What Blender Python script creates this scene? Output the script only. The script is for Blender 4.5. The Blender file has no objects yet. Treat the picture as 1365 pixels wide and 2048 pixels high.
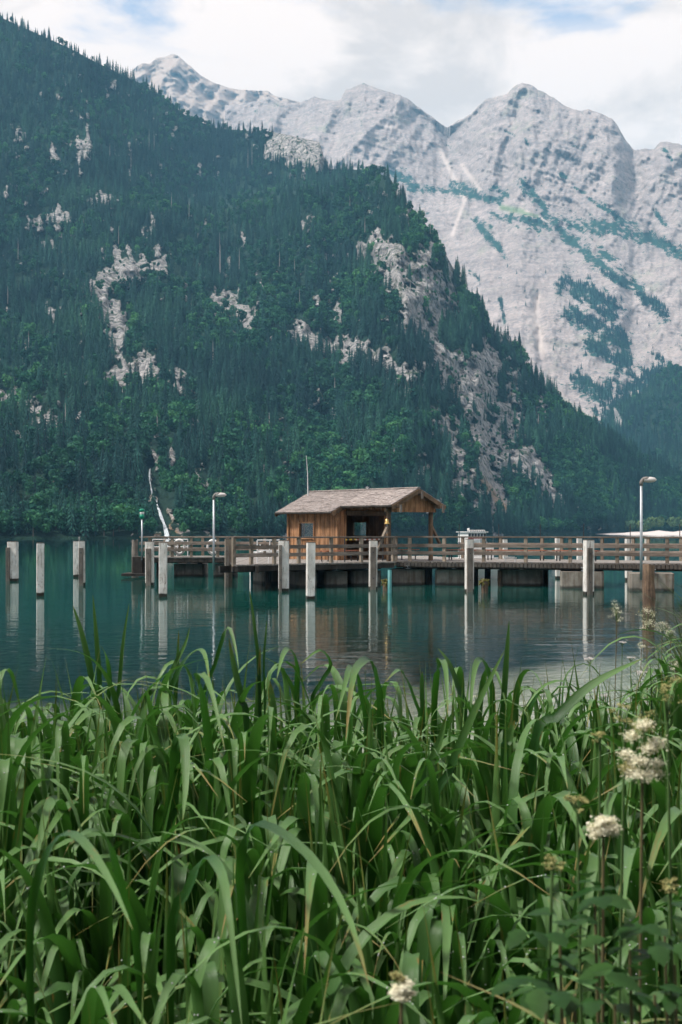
import bpy, math, random
import numpy as np
from mathutils import Vector, Matrix, noise

random.seed(7); np.random.seed(7)
SC = bpy.context.scene
COL = SC.collection
R = math.radians
F = 50.0 / 36.0 * 2048.0          # focal length expressed in photograph pixels
HZ = 1061.0                       # height of the horizon in the photograph
CH = 2.3                          # eye height above the lake

# ------------------------------------------------------------------ camera, sky, sun, exposure
cam_d = bpy.data.cameras.new('camera'); cam = bpy.data.objects.new('camera', cam_d); COL.objects.link(cam)
cam.location = (0, 0, CH); cam.rotation_euler = (R(90), 0, 0)
cam_d.sensor_fit = 'VERTICAL'; cam_d.sensor_width = 24; cam_d.sensor_height = 36; cam_d.lens = 50
cam_d.shift_y = (HZ - 1024) / 2048
cam_d.clip_start = 0.05; cam_d.clip_end = 30000
cam_d.dof.use_dof = True; cam_d.dof.focus_distance = 11.0; cam_d.dof.aperture_fstop = 14.0
SC.camera = cam

SUN_AZ, SUN_EL = R(-104), R(55)    # azimuth clockwise from +Y, elevation
world = bpy.data.worlds.new('World'); SC.world = world; world.use_nodes = True

def node(nt, typ, _p=None, **ins):
    n = nt.nodes.new(typ)
    for k, v in (_p or {}).items(): setattr(n, k, v)
    for k, v in ins.items():
        key = int(k[1:]) if k[0] == '_' and k[1:].isdigit() else k.replace('_', ' ')
        s = n.inputs[key]
        if isinstance(v, bpy.types.NodeSocket): nt.links.new(v, s)
        else: s.default_value = v
    return n

def math_n(nt, op, a, b=0.0, clamp=False):
    return node(nt, 'ShaderNodeMath', {'operation': op, 'use_clamp': clamp}, _0=a, _1=b).outputs[0]

def ramp(nt, fac, stops, interp='LINEAR'):
    n = node(nt, 'ShaderNodeValToRGB', Fac=fac); cr = n.color_ramp; cr.interpolation = interp
    while len(cr.elements) < len(stops): cr.elements.new(0.5)
    for e, (p, c) in zip(cr.elements, stops):
        e.position = p; e.color = (c, c, c, 1) if isinstance(c, (int, float)) else (*c, 1)
    return n.outputs[0]

def mixc(nt, fac, a, b, blend='MIX'):
    n = nt.nodes.new('ShaderNodeMix'); n.data_type = 'RGBA'; n.blend_type = blend
    for s, v in ((n.inputs[0], fac), (n.inputs[6], a), (n.inputs[7], b)):
        if isinstance(v, bpy.types.NodeSocket): nt.links.new(v, s)
        elif isinstance(v, (int, float)): s.default_value = v
        else: s.default_value = (*v, 1)
    return n.outputs[2]

def noise_n(nt, vec, scale, detail=4.0, rough=0.5, dist=0.0, out=0):
    n = node(nt, 'ShaderNodeTexNoise', Scale=scale, Detail=detail, Roughness=rough, Distortion=dist)
    if vec is not None: nt.links.new(vec, n.inputs['Vector'])
    return n.outputs[out]

def mapping(nt, vec, scale=(1, 1, 1), loc=(0, 0, 0), rot=(0, 0, 0)):
    return node(nt, 'ShaderNodeMapping', Vector=vec, Scale=scale, Location=loc, Rotation=rot).outputs[0]

nt = world.node_tree; nt.nodes.clear()
sky = node(nt, 'ShaderNodeTexSky', {'sky_type': 'NISHITA', 'sun_disc': False, 'sun_elevation': SUN_EL,
           'sun_rotation': SUN_AZ % (2 * math.pi), 'altitude': 600, 'air_density': 1.0, 'dust_density': 1.2, 'ozone_density': 1.5})
geo = node(nt, 'ShaderNodeTexCoord')
sep = node(nt, 'ShaderNodeSeparateXYZ', Vector=geo.outputs['Generated'])
dz = math_n(nt, 'ADD', math_n(nt, 'MAXIMUM', sep.outputs[2], 0.0), 0.16)
pv = node(nt, 'ShaderNodeCombineXYZ', X=math_n(nt, 'DIVIDE', sep.outputs[0], dz), Y=math_n(nt, 'DIVIDE', sep.outputs[1], dz), Z=0.0).outputs[0]
pv = mapping(nt, pv, loc=(3.1, 1.7, 0.0))
cov = noise_n(nt, pv, 2.1, 8.0, 0.56, 0.35)
blue_fac = ramp(nt, cov, [(0.375, 0.0), (0.50, 1.0)], 'EASE')                     # 1 = cloud
low = ramp(nt, sep.outputs[2], [(0.31, 1.0), (0.35, 0.0)], 'EASE')              # thick cloud bank towards the horizon
cf = math_n(nt, 'MAXIMUM', blue_fac, low)
bill = noise_n(nt, mapping(nt, geo.outputs['Generated'], (1, 1, 1.7), (0.3, 0.0, 0.8)), 8.0, 8.0, 0.6, 0.3)
ccol = ramp(nt, bill, [(0.40, (5.2, 4.3, 3.75)), (0.47, (6.3, 5.2, 4.5)), (0.53, (7.3, 6.0, 5.2))])
skyc = node(nt, 'ShaderNodeMix', {'data_type': 'RGBA', 'blend_type': 'MULTIPLY'})
skyc.inputs[0].default_value = 1.0; nt.links.new(sky.outputs[0], skyc.inputs[6]); skyc.inputs[7].default_value = (1.0, 1.0, 1.0, 1)
fin = mixc(nt, cf, skyc.outputs[2], ccol)
bg = node(nt, 'ShaderNodeBackground', Color=fin, Strength=0.12)
nt.links.new(bg.outputs[0], node(nt, 'ShaderNodeOutputWorld').inputs[0])

sun_d = bpy.data.lights.new('sun', 'SUN'); sun_d.energy = 3.5; sun_d.angle = R(9); sun_d.color = (1.0, 0.95, 0.88)
sun = bpy.data.objects.new('sun', sun_d); COL.objects.link(sun)
sdir = Vector((math.sin(SUN_AZ) * math.cos(SUN_EL), math.cos(SUN_AZ) * math.cos(SUN_EL), math.sin(SUN_EL)))
sun.rotation_euler = sdir.to_track_quat('Z', 'Y').to_euler(); sun.location = sdir * 50

vs = SC.view_settings; vs.view_transform = 'Standard'; vs.look = 'None'; vs.gamma = 1.0; vs.use_curve_mapping = False
vs.exposure = 0.9
SC.render.engine = 'CYCLES'
cy = SC.cycles; cy.use_denoising = True; cy.use_adaptive_sampling = True; cy.adaptive_threshold = 0.02; cy.max_bounces = 5; cy.diffuse_bounces = 2; cy.glossy_bounces = 2
cy.transmission_bounces = 3; cy.volume_bounces = 0; cy.transparent_max_bounces = 12
cy.caustics_reflective = False; cy.caustics_refractive = False; cy.sample_clamp_indirect = 6.0

# ------------------------------------------------------------------ helpers
def at(px, py, Y):                # the point at distance Y seen at that place in the photograph
    return Vector(((px - 682.5) / F * Y, Y, CH - (py - HZ) / F * Y))

def on_water(py): return CH * F / (py - HZ)

WL = {}                           # world location of each root
def link(o): COL.objects.link(o); return o

def props(o, label=None, cat=None, group=None, kind=None):
    for k, v in (('label', label), ('category', cat), ('group', group), ('kind', kind)):
        if v: o[k] = v
    return o

def empty(name, loc, label=None, cat=None, group=None):
    o = link(bpy.data.objects.new(name, None)); o.location = loc; o.empty_display_size = 0.2
    WL[o.name] = Vector(loc)
    return props(o, label, cat, group)

def np_mesh(name, V, Q, mats=(), smooth=True, uv=None, attrs=None, matidx=None):
    V = np.asarray(V, dtype=np.float32); me = bpy.data.meshes.new(name)
    if isinstance(Q, np.ndarray):
        n, k = Q.shape
        me.vertices.add(len(V)); me.vertices.foreach_set('co', V.ravel())
        me.loops.add(n * k); me.loops.foreach_set('vertex_index', Q.ravel().astype(np.int32))
        me.polygons.add(n); me.polygons.foreach_set('loop_start', np.arange(0, n * k, k, dtype=np.int32))
        me.update(calc_edges=True)
    else:
        me.from_pydata([tuple(v) for v in V.tolist()], [], Q)
    if uv is not None:
        l = me.uv_layers.new(name='UVMap'); li = np.empty(len(me.loops), np.int32); me.loops.foreach_get('vertex_index', li)
        l.data.foreach_set('uv', np.asarray(uv, np.float32)[li].ravel())
    for k, a in (attrs or {}).items():
        at_ = me.attributes.new(k, 'FLOAT', 'POINT'); at_.data.foreach_set('value', np.asarray(a, np.float32).ravel())
    for m in mats: me.materials.append(m)
    if matidx is not None: me.polygons.foreach_set('material_index', np.asarray(matidx, np.int32))
    me.polygons.foreach_set('use_smooth', np.full(len(me.polygons), smooth, dtype=bool))
    me.validate(); me.update()
    return me

class MB:
    """collects simple solids in world space"""
    def __init__(s): s.v = []; s.f = []
    def add(s, vs_, fs):
        o = len(s.v); s.v += [tuple(v) for v in vs_]; s.f += [tuple(i + o for i in f) for f in fs]; return s
    def obox(s, c, a, b, d, ch=0.0):        # centre and three half-axes, optional chamfer of the long (d) edges
        c, a, b, d = Vector(c), Vector(a), Vector(b), Vector(d)
        if ch <= 0:
            ring = [(-1, -1), (1, -1), (1, 1), (-1, 1)]
        else:
            ka = 1 - ch / max(a.length, 1e-6); kb = 1 - ch / max(b.length, 1e-6)
            ring = [(-ka, -1), (ka, -1), (1, -kb), (1, kb), (ka, 1), (-ka, 1), (-1, kb), (-1, -kb)]
        n = len(ring); vv = []
        for sg in (-1, 1): vv += [c + a * p + b * q + d * sg for p, q in ring]
        fs = [tuple(reversed(range(n))), tuple(range(n, 2 * n))] + [(i, (i + 1) % n, n + (i + 1) % n, n + i) for i in range(n)]
        return s.add(vv, fs)
    def box(s, c, size, rz=0.0, ch=0.0):
        ca, sa = math.cos(rz), math.sin(rz)
        return s.obox(c, Vector((ca, sa, 0)) * size[0] / 2, Vector((-sa, ca, 0)) * size[1] / 2, Vector((0, 0, size[2] / 2)), ch)
    def beam(s, p, q, w, h, ch=0.0, up=(0, 0, 1)):
        p, q = Vector(p), Vector(q); d = (q - p) / 2; u = Vector(up)
        if abs(d.normalized().dot(u)) > 0.98: u = Vector((0, 1, 0))
        a = d.cross(u).normalized(); b = a.cross(d).normalized()
        return s.obox((p + q) / 2, a * w / 2, b * h / 2, d, ch)
    def tube(s, pts, rad, n=8, cap=True):
        pts = [Vector(p) for p in pts]; rad = rad if isinstance(rad, (list, tuple)) else [rad] * len(pts)
        rings = []; prev = None
        for i, p in enumerate(pts):
            t = (pts[min(i + 1, len(pts) - 1)] - pts[max(i - 1, 0)]).normalized()
            if prev is None:
                a = t.cross(Vector((0.13, 0.2, 1.0)) if abs(t.z) < 0.95 else Vector((0, 1, 0))).normalized()
            else: a = (prev - t * prev.dot(t)).normalized()
            prev = a; b = t.cross(a)
            rings.append([p + (a * math.cos(2 * math.pi * k / n) + b * math.sin(2 * math.pi * k / n)) * rad[i] for k in range(n)])
        vv = [v for r in rings for v in r]; fs = []
        for i in range(len(pts) - 1):
            for k in range(n): fs.append((i * n + k, i * n + (k + 1) % n, (i + 1) * n + (k + 1) % n, (i + 1) * n + k))
        if cap: fs += [tuple(reversed(range(n))), tuple(range((len(pts) - 1) * n, len(pts) * n))]
        return s.add(vv, fs)
    def lathe(s, c, prof, n=12, axis='z', sx=1.0, sy=1.0):
        c = Vector(c); vv = []
        for r, z in prof:
            for k in range(n):
                a = 2 * math.pi * k / n; x, y = r * math.cos(a) * sx, r * math.sin(a) * sy
                vv.append(c + (Vector((x, y, z)) if axis == 'z' else Vector((z, x, y)) if axis == 'x' else Vector((x, z, y))))
        fs = [(i * n + k, i * n + (k + 1) % n, (i + 1) * n + (k + 1) % n, (i + 1) * n + k) for i in range(len(prof) - 1) for k in range(n)]
        fs += [tuple(reversed(range(n))), tuple(range((len(prof) - 1) * n, len(prof) * n))]
        return s.add(vv, fs)
    def build(s, name, mat, parent=None, loc=None, smooth=False):
        base = WL[parent.name] if parent else Vector(loc or (0, 0, 0))
        me = bpy.data.meshes.new(name); me.from_pydata([tuple(Vector(v) - base) for v in s.v], [], s.f)
        me.materials.append(mat); me.update()
        if smooth: me.polygons.foreach_set('use_smooth', [True] * len(me.polygons))
        o = link(bpy.data.objects.new(name, me))
        if parent: o.parent = parent
        else: o.location = base
        WL[o.name] = base
        return o

def new_mat(name):
    m = bpy.data.materials.new(name); m.use_nodes = True; t = m.node_tree; t.nodes.clear()
    b = node(t, 'ShaderNodeBsdfPrincipled'); o = node(t, 'ShaderNodeOutputMaterial'); t.links.new(b.outputs[0], o.inputs[0])
    return m, t, b, o

def setin(t, b, **kw):
    for k, v in kw.items():
        s = b.inputs[k.replace('_', ' ')]
        if isinstance(v, bpy.types.NodeSocket): t.links.new(v, s)
        else: s.default_value = (*v, 1) if isinstance(v, tuple) and len(v) == 3 else v

def bump(t, b, h, strength=0.5, dist=0.02):
    t.links.new(node(t, 'ShaderNodeBump', Height=h, Strength=strength, Distance=dist).outputs[0], b.inputs['Normal'])

def plain(name, col, rough=0.6, metal=0.0, var=0.25, sc=8.0, spec=0.4):
    m, t, b, o = new_mat(name); tc = node(t, 'ShaderNodeTexCoord').outputs['Object']
    nz = noise_n(t, tc, sc, 5, 0.6)
    c = mixc(t, ramp(t, nz, [(0.3, 0.0), (0.7, 1.0)]), tuple(x * (1 - var) for x in col), tuple(min(1, x * (1 + var)) for x in col))
    setin(t, b, Base_Color=c, Roughness=rough, Metallic=metal, Specular_IOR_Level=spec); bump(t, b, nz, 0.15, 0.01)
    return m

def wood(name, c1, c2, rough=0.8, grain=(30, 30, 2.0), stain=0.5):
    """weathered timber: grain along the piece's own z unless grain says otherwise, tint differs from piece to piece"""
    m, t, b, o = new_mat(name); tc = node(t, 'ShaderNodeTexCoord').outputs['Object']
    oi = node(t, 'ShaderNodeObjectInfo').outputs['Random']
    off = node(t, 'ShaderNodeCombineXYZ', X=math_n(t, 'MULTIPLY', oi, 37.0), Y=math_n(t, 'MULTIPLY', oi, 11.0), Z=math_n(t, 'MULTIPLY', oi, 5.0)).outputs[0]
    v = node(t, 'ShaderNodeVectorMath', {'operation': 'ADD'}, _0=mapping(t, tc, grain), _1=off).outputs[0]
    g = noise_n(t, v, 1.0, 6, 0.65, 0.3); big = noise_n(t, node(t, 'ShaderNodeVectorMath', {'operation': 'ADD'}, _0=tc, _1=off).outputs[0], 1.6, 4, 0.6)
    c = mixc(t, ramp(t, g, [(0.32, 0.0), (0.68, 1.0)]), c1, c2)
    tint = node(t, 'ShaderNodeMapRange', _0=oi, _3=0.72, _4=1.22).outputs[0]
    st = ramp(t, big, [(0.3, 1 - stain), (0.62, 1.0)])
    c = mixc(t, 1.0, c, node(t, 'ShaderNodeCombineColor', _0=math_n(t, 'MULTIPLY', tint, st), _1=math_n(t, 'MULTIPLY', tint, st), _2=math_n(t, 'MULTIPLY', tint, st)).outputs[0], 'MULTIPLY')
    setin(t, b, Base_Color=c, Roughness=rough, Specular_IOR_Level=0.25); bump(t, b, g, 0.5, 0.01)
    return m

M = {}
M['rail'] = wood('weathered_rail', (0.13, 0.10, 0.08), (0.30, 0.25, 0.21), grain=(3, 3, 40))
M['post'] = wood('weathered_post', (0.17, 0.135, 0.10), (0.36, 0.30, 0.235))
M['deckw'] = wood('deck_plank', (0.22, 0.20, 0.18), (0.42, 0.39, 0.36), grain=(30, 2, 30), stain=0.35)
M['beam'] = wood('dark_beam', (0.025, 0.022, 0.02), (0.085, 0.073, 0.062), grain=(14, 14, 2), stain=0.7)
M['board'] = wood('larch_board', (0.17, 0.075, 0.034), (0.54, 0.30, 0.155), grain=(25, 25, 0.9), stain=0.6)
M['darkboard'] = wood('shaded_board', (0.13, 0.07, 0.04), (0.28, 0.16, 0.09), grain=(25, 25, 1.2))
M['timber'] = wood('cabin_timber', (0.10, 0.065, 0.04), (0.24, 0.16, 0.10), grain=(12, 12, 2.0))
M['strip'] = wood('grey_strip', (0.10, 0.085, 0.075), (0.27, 0.235, 0.20), grain=(40, 40, 1.6), stain=0.6)
M['shingle'] = wood('roof_shingle', (0.25, 0.215, 0.20), (0.44, 0.385, 0.36), grain=(9, 9, 9), stain=0.3)
M['bench'] = wood('bench_slat', (0.20, 0.07, 0.04), (0.32, 0.13, 0.08), grain=(4, 4, 4), stain=0.2)
M['oldpile'] = wood('old_pile', (0.07, 0.05, 0.04), (0.26, 0.17, 0.11), grain=(18, 18, 1.5), stain=0.75)
M['deadwood'] = plain('dead_wood', (0.30, 0.27, 0.26), 0.9)
M['bark'] = plain('bark', (0.09, 0.07, 0.055), 0.9)
M['metal'] = plain('galvanised_steel', (0.34, 0.37, 0.39), 0.45, 0.6, 0.12)
M['darkmetal'] = plain('dark_steel', (0.04, 0.04, 0.045), 0.5, 0.5)
M['whitetube'] = plain('white_metal', (0.66, 0.66, 0.66), 0.4, 0.0, 0.08)
M['lampshade'] = plain('lamp_cover', (0.55, 0.52, 0.50), 0.3, 0.0, 0.12)
M['lamptop'] = plain('lamp_top', (0.16, 0.15, 0.14), 0.6)
M['green'] = plain('green_plastic', (0.0, 0.22, 0.13), 0.4, 0.0, 0.1)
M['white'] = plain('white_paint', (0.72, 0.71, 0.69), 0.45, 0.0, 0.08)
M['teal'] = plain('teal_pipe', (0.03, 0.16, 0.16), 0.5)
M['brass'] = plain('brass', (0.55, 0.38, 0.14), 0.35, 0.9)
M['moss'] = plain('moss', (0.10, 0.09, 0.02), 0.95, 0.0, 0.5, 20)
M['boatdark'] = plain('boat_glass', (0.02, 0.025, 0.03), 0.15, 0.0, 0.1, spec=0.6)
M['boatred'] = plain('boat_red', (0.30, 0.05, 0.04), 0.5)
M['grit'] = plain('boat_grey', (0.30, 0.32, 0.33), 0.5)

def m_concrete():
    m, t, b, o = new_mat('wet_concrete'); tc = node(t, 'ShaderNodeTexCoord').outputs['Object']
    wp = node(t, 'ShaderNodeNewGeometry').outputs['Position']; z = node(t, 'ShaderNodeSeparateXYZ', Vector=wp).outputs[2]
    nz = noise_n(t, tc, 2.2, 6, 0.65); st = noise_n(t, mapping(t, tc, (6, 6, 0.7)), 1.0, 4, 0.6)
    c = mixc(t, ramp(t, nz, [(0.3, 0.0), (0.7, 1.0)]), (0.14, 0.125, 0.105), (0.30, 0.275, 0.235))
    c = mixc(t, ramp(t, st, [(0.45, 0.0), (0.65, 0.75)]), c, (0.10, 0.07, 0.045))
    wet = node(t, 'ShaderNodeMapRange', _0=math_n(t, 'ADD', z, math_n(t, 'MULTIPLY', nz, 0.12)), _1=0.12, _2=0.20, _3=0.12, _4=1.0).outputs[0]
    c = mixc(t, wet, (0.02, 0.021, 0.017), c)
    setin(t, b, Base_Color=c, Roughness=0.85); bump(t, b, nz, 0.5, 0.05); return m
M['concrete'] = m_concrete()

def m_pile():
    """white paint peeling off square timber, dark wet foot at the waterline, red paint scrawl on some"""
    m, t, b, o = new_mat('peeling_white_paint'); tc = node(t, 'ShaderNodeTexCoord').outputs['Object']
    oi = node(t, 'ShaderNodeObjectInfo'); rnd = oi.outputs['Random']
    off = node(t, 'ShaderNodeCombineXYZ', X=math_n(t, 'MULTIPLY', rnd, 31.0), Y=math_n(t, 'MULTIPLY', rnd, 17.0), Z=math_n(t, 'MULTIPLY', rnd, 3.0)).outputs[0]
    v = node(t, 'ShaderNodeVectorMath', {'operation': 'ADD'}, _0=tc, _1=off).outputs[0]
    z = node(t, 'ShaderNodeSeparateXYZ', Vector=node(t, 'ShaderNodeNewGeometry').outputs['Position']).outputs[2]
    streak = noise_n(t, mapping(t, v, (16, 16, 1.6)), 1.0, 6, 0.7); dirt = noise_n(t, v, 3.0, 6, 0.6)
    paint = mixc(t, ramp(t, dirt, [(0.35, 0.0), (0.7, 1.0)]), (0.52, 0.49, 0.45), (0.80, 0.77, 0.73))
    woodc = mixc(t, noise_n(t, mapping(t, v, (40, 40, 2)), 1.0), (0.10, 0.08, 0.065), (0.26, 0.22, 0.18))
    peel = ramp(t, streak, [(0.56, 0.0), (0.63, 1.0)])
    c = mixc(t, math_n(t, 'MULTIPLY', peel, 0.85), paint, woodc)
    red = ramp(t, noise_n(t, mapping(t, v, (22, 22, 9)), 1.0, 3, 0.6, 1.2), [(0.60, 0.0), (0.64, 1.0)])
    zone = math_n(t, 'MULTIPLY', node(t, 'ShaderNodeMapRange', _0=z, _1=0.25, _2=0.35).outputs[0], node(t, 'ShaderNodeMapRange', _0=z, _1=0.85, _2=0.7).outputs[0])
    redf = math_n(t, 'MULTIPLY', math_n(t, 'MULTIPLY', red, zone), node(t, 'ShaderNodeAttribute', {'attribute_type': 'OBJECT', 'attribute_name': 'marked'}).outputs['Fac'])
    c = mixc(t, redf, c, (0.22, 0.05, 0.04))
    wet = node(t, 'ShaderNodeMapRange', _0=math_n(t, 'ADD', z, math_n(t, 'MULTIPLY', dirt, 0.10)), _1=0.15, _2=0.19).outputs[0]
    c = mixc(t, wet, (0.025, 0.022, 0.016), c)
    setin(t, b, Base_Color=c, Roughness=0.75, Specular_IOR_Level=0.25); bump(t, b, streak, 0.35, 0.01); return m
M['pile'] = m_pile()

def m_glass():
    m, t, b, o = new_mat('window_glass')
    mx = node(t, 'ShaderNodeMixShader', _0=0.07,
              _1=node(t, 'ShaderNodeBsdfTransparent', Color=(0.86, 0.9, 0.88, 1)).outputs[0], _2=node(t, 'ShaderNodeBsdfGlossy', Roughness=0.03).outputs[0])
    t.links.new(mx.outputs[0], o.inputs[0]); return m
M['glass'] = m_glass()

def m_striped(name, a, b_, freq):
    m, t, b, o = new_mat(name); x = node(t, 'ShaderNodeSeparateXYZ', Vector=node(t, 'ShaderNodeTexCoord').outputs['Object']).outputs[0]
    f = math_n(t, 'GREATER_THAN', math_n(t, 'FRACT', math_n(t, 'MULTIPLY', x, freq)), 0.5)
    setin(t, b, Base_Color=mixc(t, f, a, b_), Roughness=0.5); return m
M['tape'] = m_striped('striped_bar', (0.65, 0.42, 0.03), (0.04, 0.04, 0.04), 5.0)
M['tape2'] = m_striped('red_white_bar', (0.62, 0.60, 0.58), (0.30, 0.10, 0.06), 5.0)

def foliage(name, dark, light, trans=0.25, rough=0.75):
    m, t, b, o = new_mat(name); oi = node(t, 'ShaderNodeObjectInfo').outputs['Random']
    tc = node(t, 'ShaderNodeTexCoord').outputs['Object']
    n1 = noise_n(t, tc, 0.7, 3, 0.6)
    c = mixc(t, ramp(t, oi, [(0.0, 0.0), (0.7, 0.5), (1.0, 1.0)]), dark, light)
    c = mixc(t, 1.0, c, ramp(t, n1, [(0.3, 0.6), (0.7, 1.4)]), 'MULTIPLY')
    zone = noise_n(t, node(t, 'ShaderNodeNewGeometry').outputs['Position'], 0.009, 4, 0.6)          # sunlit and shaded stretches put into the colour, besides differing growth
    c = mixc(t, 1.0, c, ramp(t, zone, [(0.34, (0.55, 0.62, 0.75)), (0.52, (1.0, 1.0, 1.0)), (0.66, (1.9, 1.55, 1.15))]), 'MULTIPLY')
    setin(t, b, Base_Color=c, Roughness=rough, Specular_IOR_Level=0.15)
    tr = node(t, 'ShaderNodeBsdfTranslucent', Color=c)
    mx = node(t, 'ShaderNodeMixShader', _0=trans, _1=b.outputs[0], _2=tr.outputs[0]); t.links.new(mx.outputs[0], o.inputs[0]); return m
M['spruce'] = foliage('spruce_needles', (0.005, 0.032, 0.030), (0.026, 0.100, 0.076), 0.15)
M['broad'] = foliage('broad_leaves', (0.008, 0.062, 0.044), (0.050, 0.170, 0.070), 0.25)
M['willow'] = foliage('willow_leaves', (0.05, 0.11, 0.055), (0.10, 0.17, 0.08), 0.3)

# ------------------------------------------------------------------ terrain
def curve(pts):
    xs = np.array([p[0] for p in pts], float); ys = np.array([p[1] for p in pts], float)
    def f(x):
        x = np.asarray(x, float); y = np.interp(x, xs, ys)
        s0 = (ys[1] - ys[0]) / (xs[1] - xs[0]); s1 = (ys[-1] - ys[-2]) / (xs[-1] - xs[-2])
        return np.where(x < xs[0], ys[0] + 0.6 * s0 * (x - xs[0]), np.where(x > xs[-1], ys[-1] + 0.6 * s1 * (x - xs[-1]), y))
    return f

def vnoise(fn, A, B, C=0.0):
    out = np.empty(A.size); a = A.ravel(); b = B.ravel()
    for i in range(a.size): out[i] = fn(Vector((a[i], b[i], C)))
    return out.reshape(A.shape)
fbm = lambda o=4: (lambda p: noise.fractal(p, 0.9, 2.1, o))
ridged = lambda o=5: (lambda p: noise.ridged_multi_fractal(p, 0.9, 2.1, o, 1.0, 2.0))

def seg_mask(X, Y, segs):
    m = np.zeros(X.shape)
    for x0, y0, x1, y1, th in segs:
        dx, dy = x1 - x0, y1 - y0; L2 = dx * dx + dy * dy + 1e-6
        t = np.clip(((X - x0) * dx + (Y - y0) * dy) / L2, 0, 1)
        d = np.hypot(X - x0 - t * dx, Y - y0 - t * dy)
        m = np.maximum(m, np.exp(-(d / th) ** 2))
    return m
def sstep(a, b, x):
    t = np.clip((x - a) / (b - a), 0, 1); return t * t * (3 - 2 * t)

def grid_faces(nr, nc):
    i = np.arange(nr - 1)[:, None] * nc + np.arange(nc - 1)[None, :]
    return np.stack([i, i + 1, i + nc + 1, i + nc], -1).reshape(-1, 4)

class Slope:
    """a mountain flank: columns by bearing, rows from its foot to its crest, then a back side falling away"""
    def __init__(s, px, rows, crest, foot_y, d_foot, d_crest, relief, power=1.0, jag=0.0, extra=None, back=(70, 0.75, 10)):
        s.px = px; nv = rows; v = np.linspace(0, 1, nv)
        P, Vv = np.meshgrid(px, v); s.P = P; s.V = Vv
        yc = crest(P)
        if jag: yc = yc + jag * vnoise(fbm(6), P[:1] / 34.0, P[:1] * 0 + 3.3)
        yf = foot_y(P); yy = yf + (yc - yf) * Vv; s.YP = yy
        D = d_foot(P) + (d_crest(P) - d_foot(P)) * Vv ** power
        if extra is not None: D = D + extra(P, yy)
        env = sstep(0.0, 0.10, Vv)
        s.D = D + relief(P, yy) * env
        s.X = (P - 682.5) / F * s.D; s.Y = s.D; s.Z = CH - (yy - HZ) / F * s.D
        bd, bs, bn = back; k = np.arange(1, bn + 1)[:, None]
        Yb = s.Y[-1][None, :] + k * bd; Zb = s.Z[-1][None, :] - k * bd * bs; Xb = s.X[-1][None, :] * (1 + k * bd / s.Y[-1][None, :] * 0.6)
        s.allX = np.vstack([s.X[:1], s.X, Xb]); s.allY = np.vstack([s.Y[:1] - 3, s.Y, Yb]); s.allZ = np.vstack([s.Z[:1] - 2.2, s.Z, np.maximum(Zb, -3)])
    def mesh(s, name, mats, attrs):
        nr, nc = s.allX.shape; bn = nr - s.X.shape[0] - 1
        pad = {k: np.vstack([a[:1], a, np.repeat(a[-1:], bn, 0)]) for k, a in attrs.items()}
        return np_mesh(name, np.stack([s.allX, s.allY, s.allZ], -1).reshape(-1, 3), grid_faces(nr, nc), mats, True, attrs=pad)
    def sample(s, p, v):
        fi = np.clip(np.interp(p, s.px, np.arange(len(s.px))), 0, len(s.px) - 1.001); fj = np.clip(v * (s.X.shape[0] - 1), 0, s.X.shape[0] - 1.001)
        i = fi.astype(int); j = fj.astype(int); a = fi - i; b = fj - j
        g = lambda A: A[j, i] * (1 - a) * (1 - b) + A[j, i + 1] * a * (1 - b) + A[j + 1, i] * (1 - a) * b + A[j + 1, i + 1] * a * b
        return g

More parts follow.
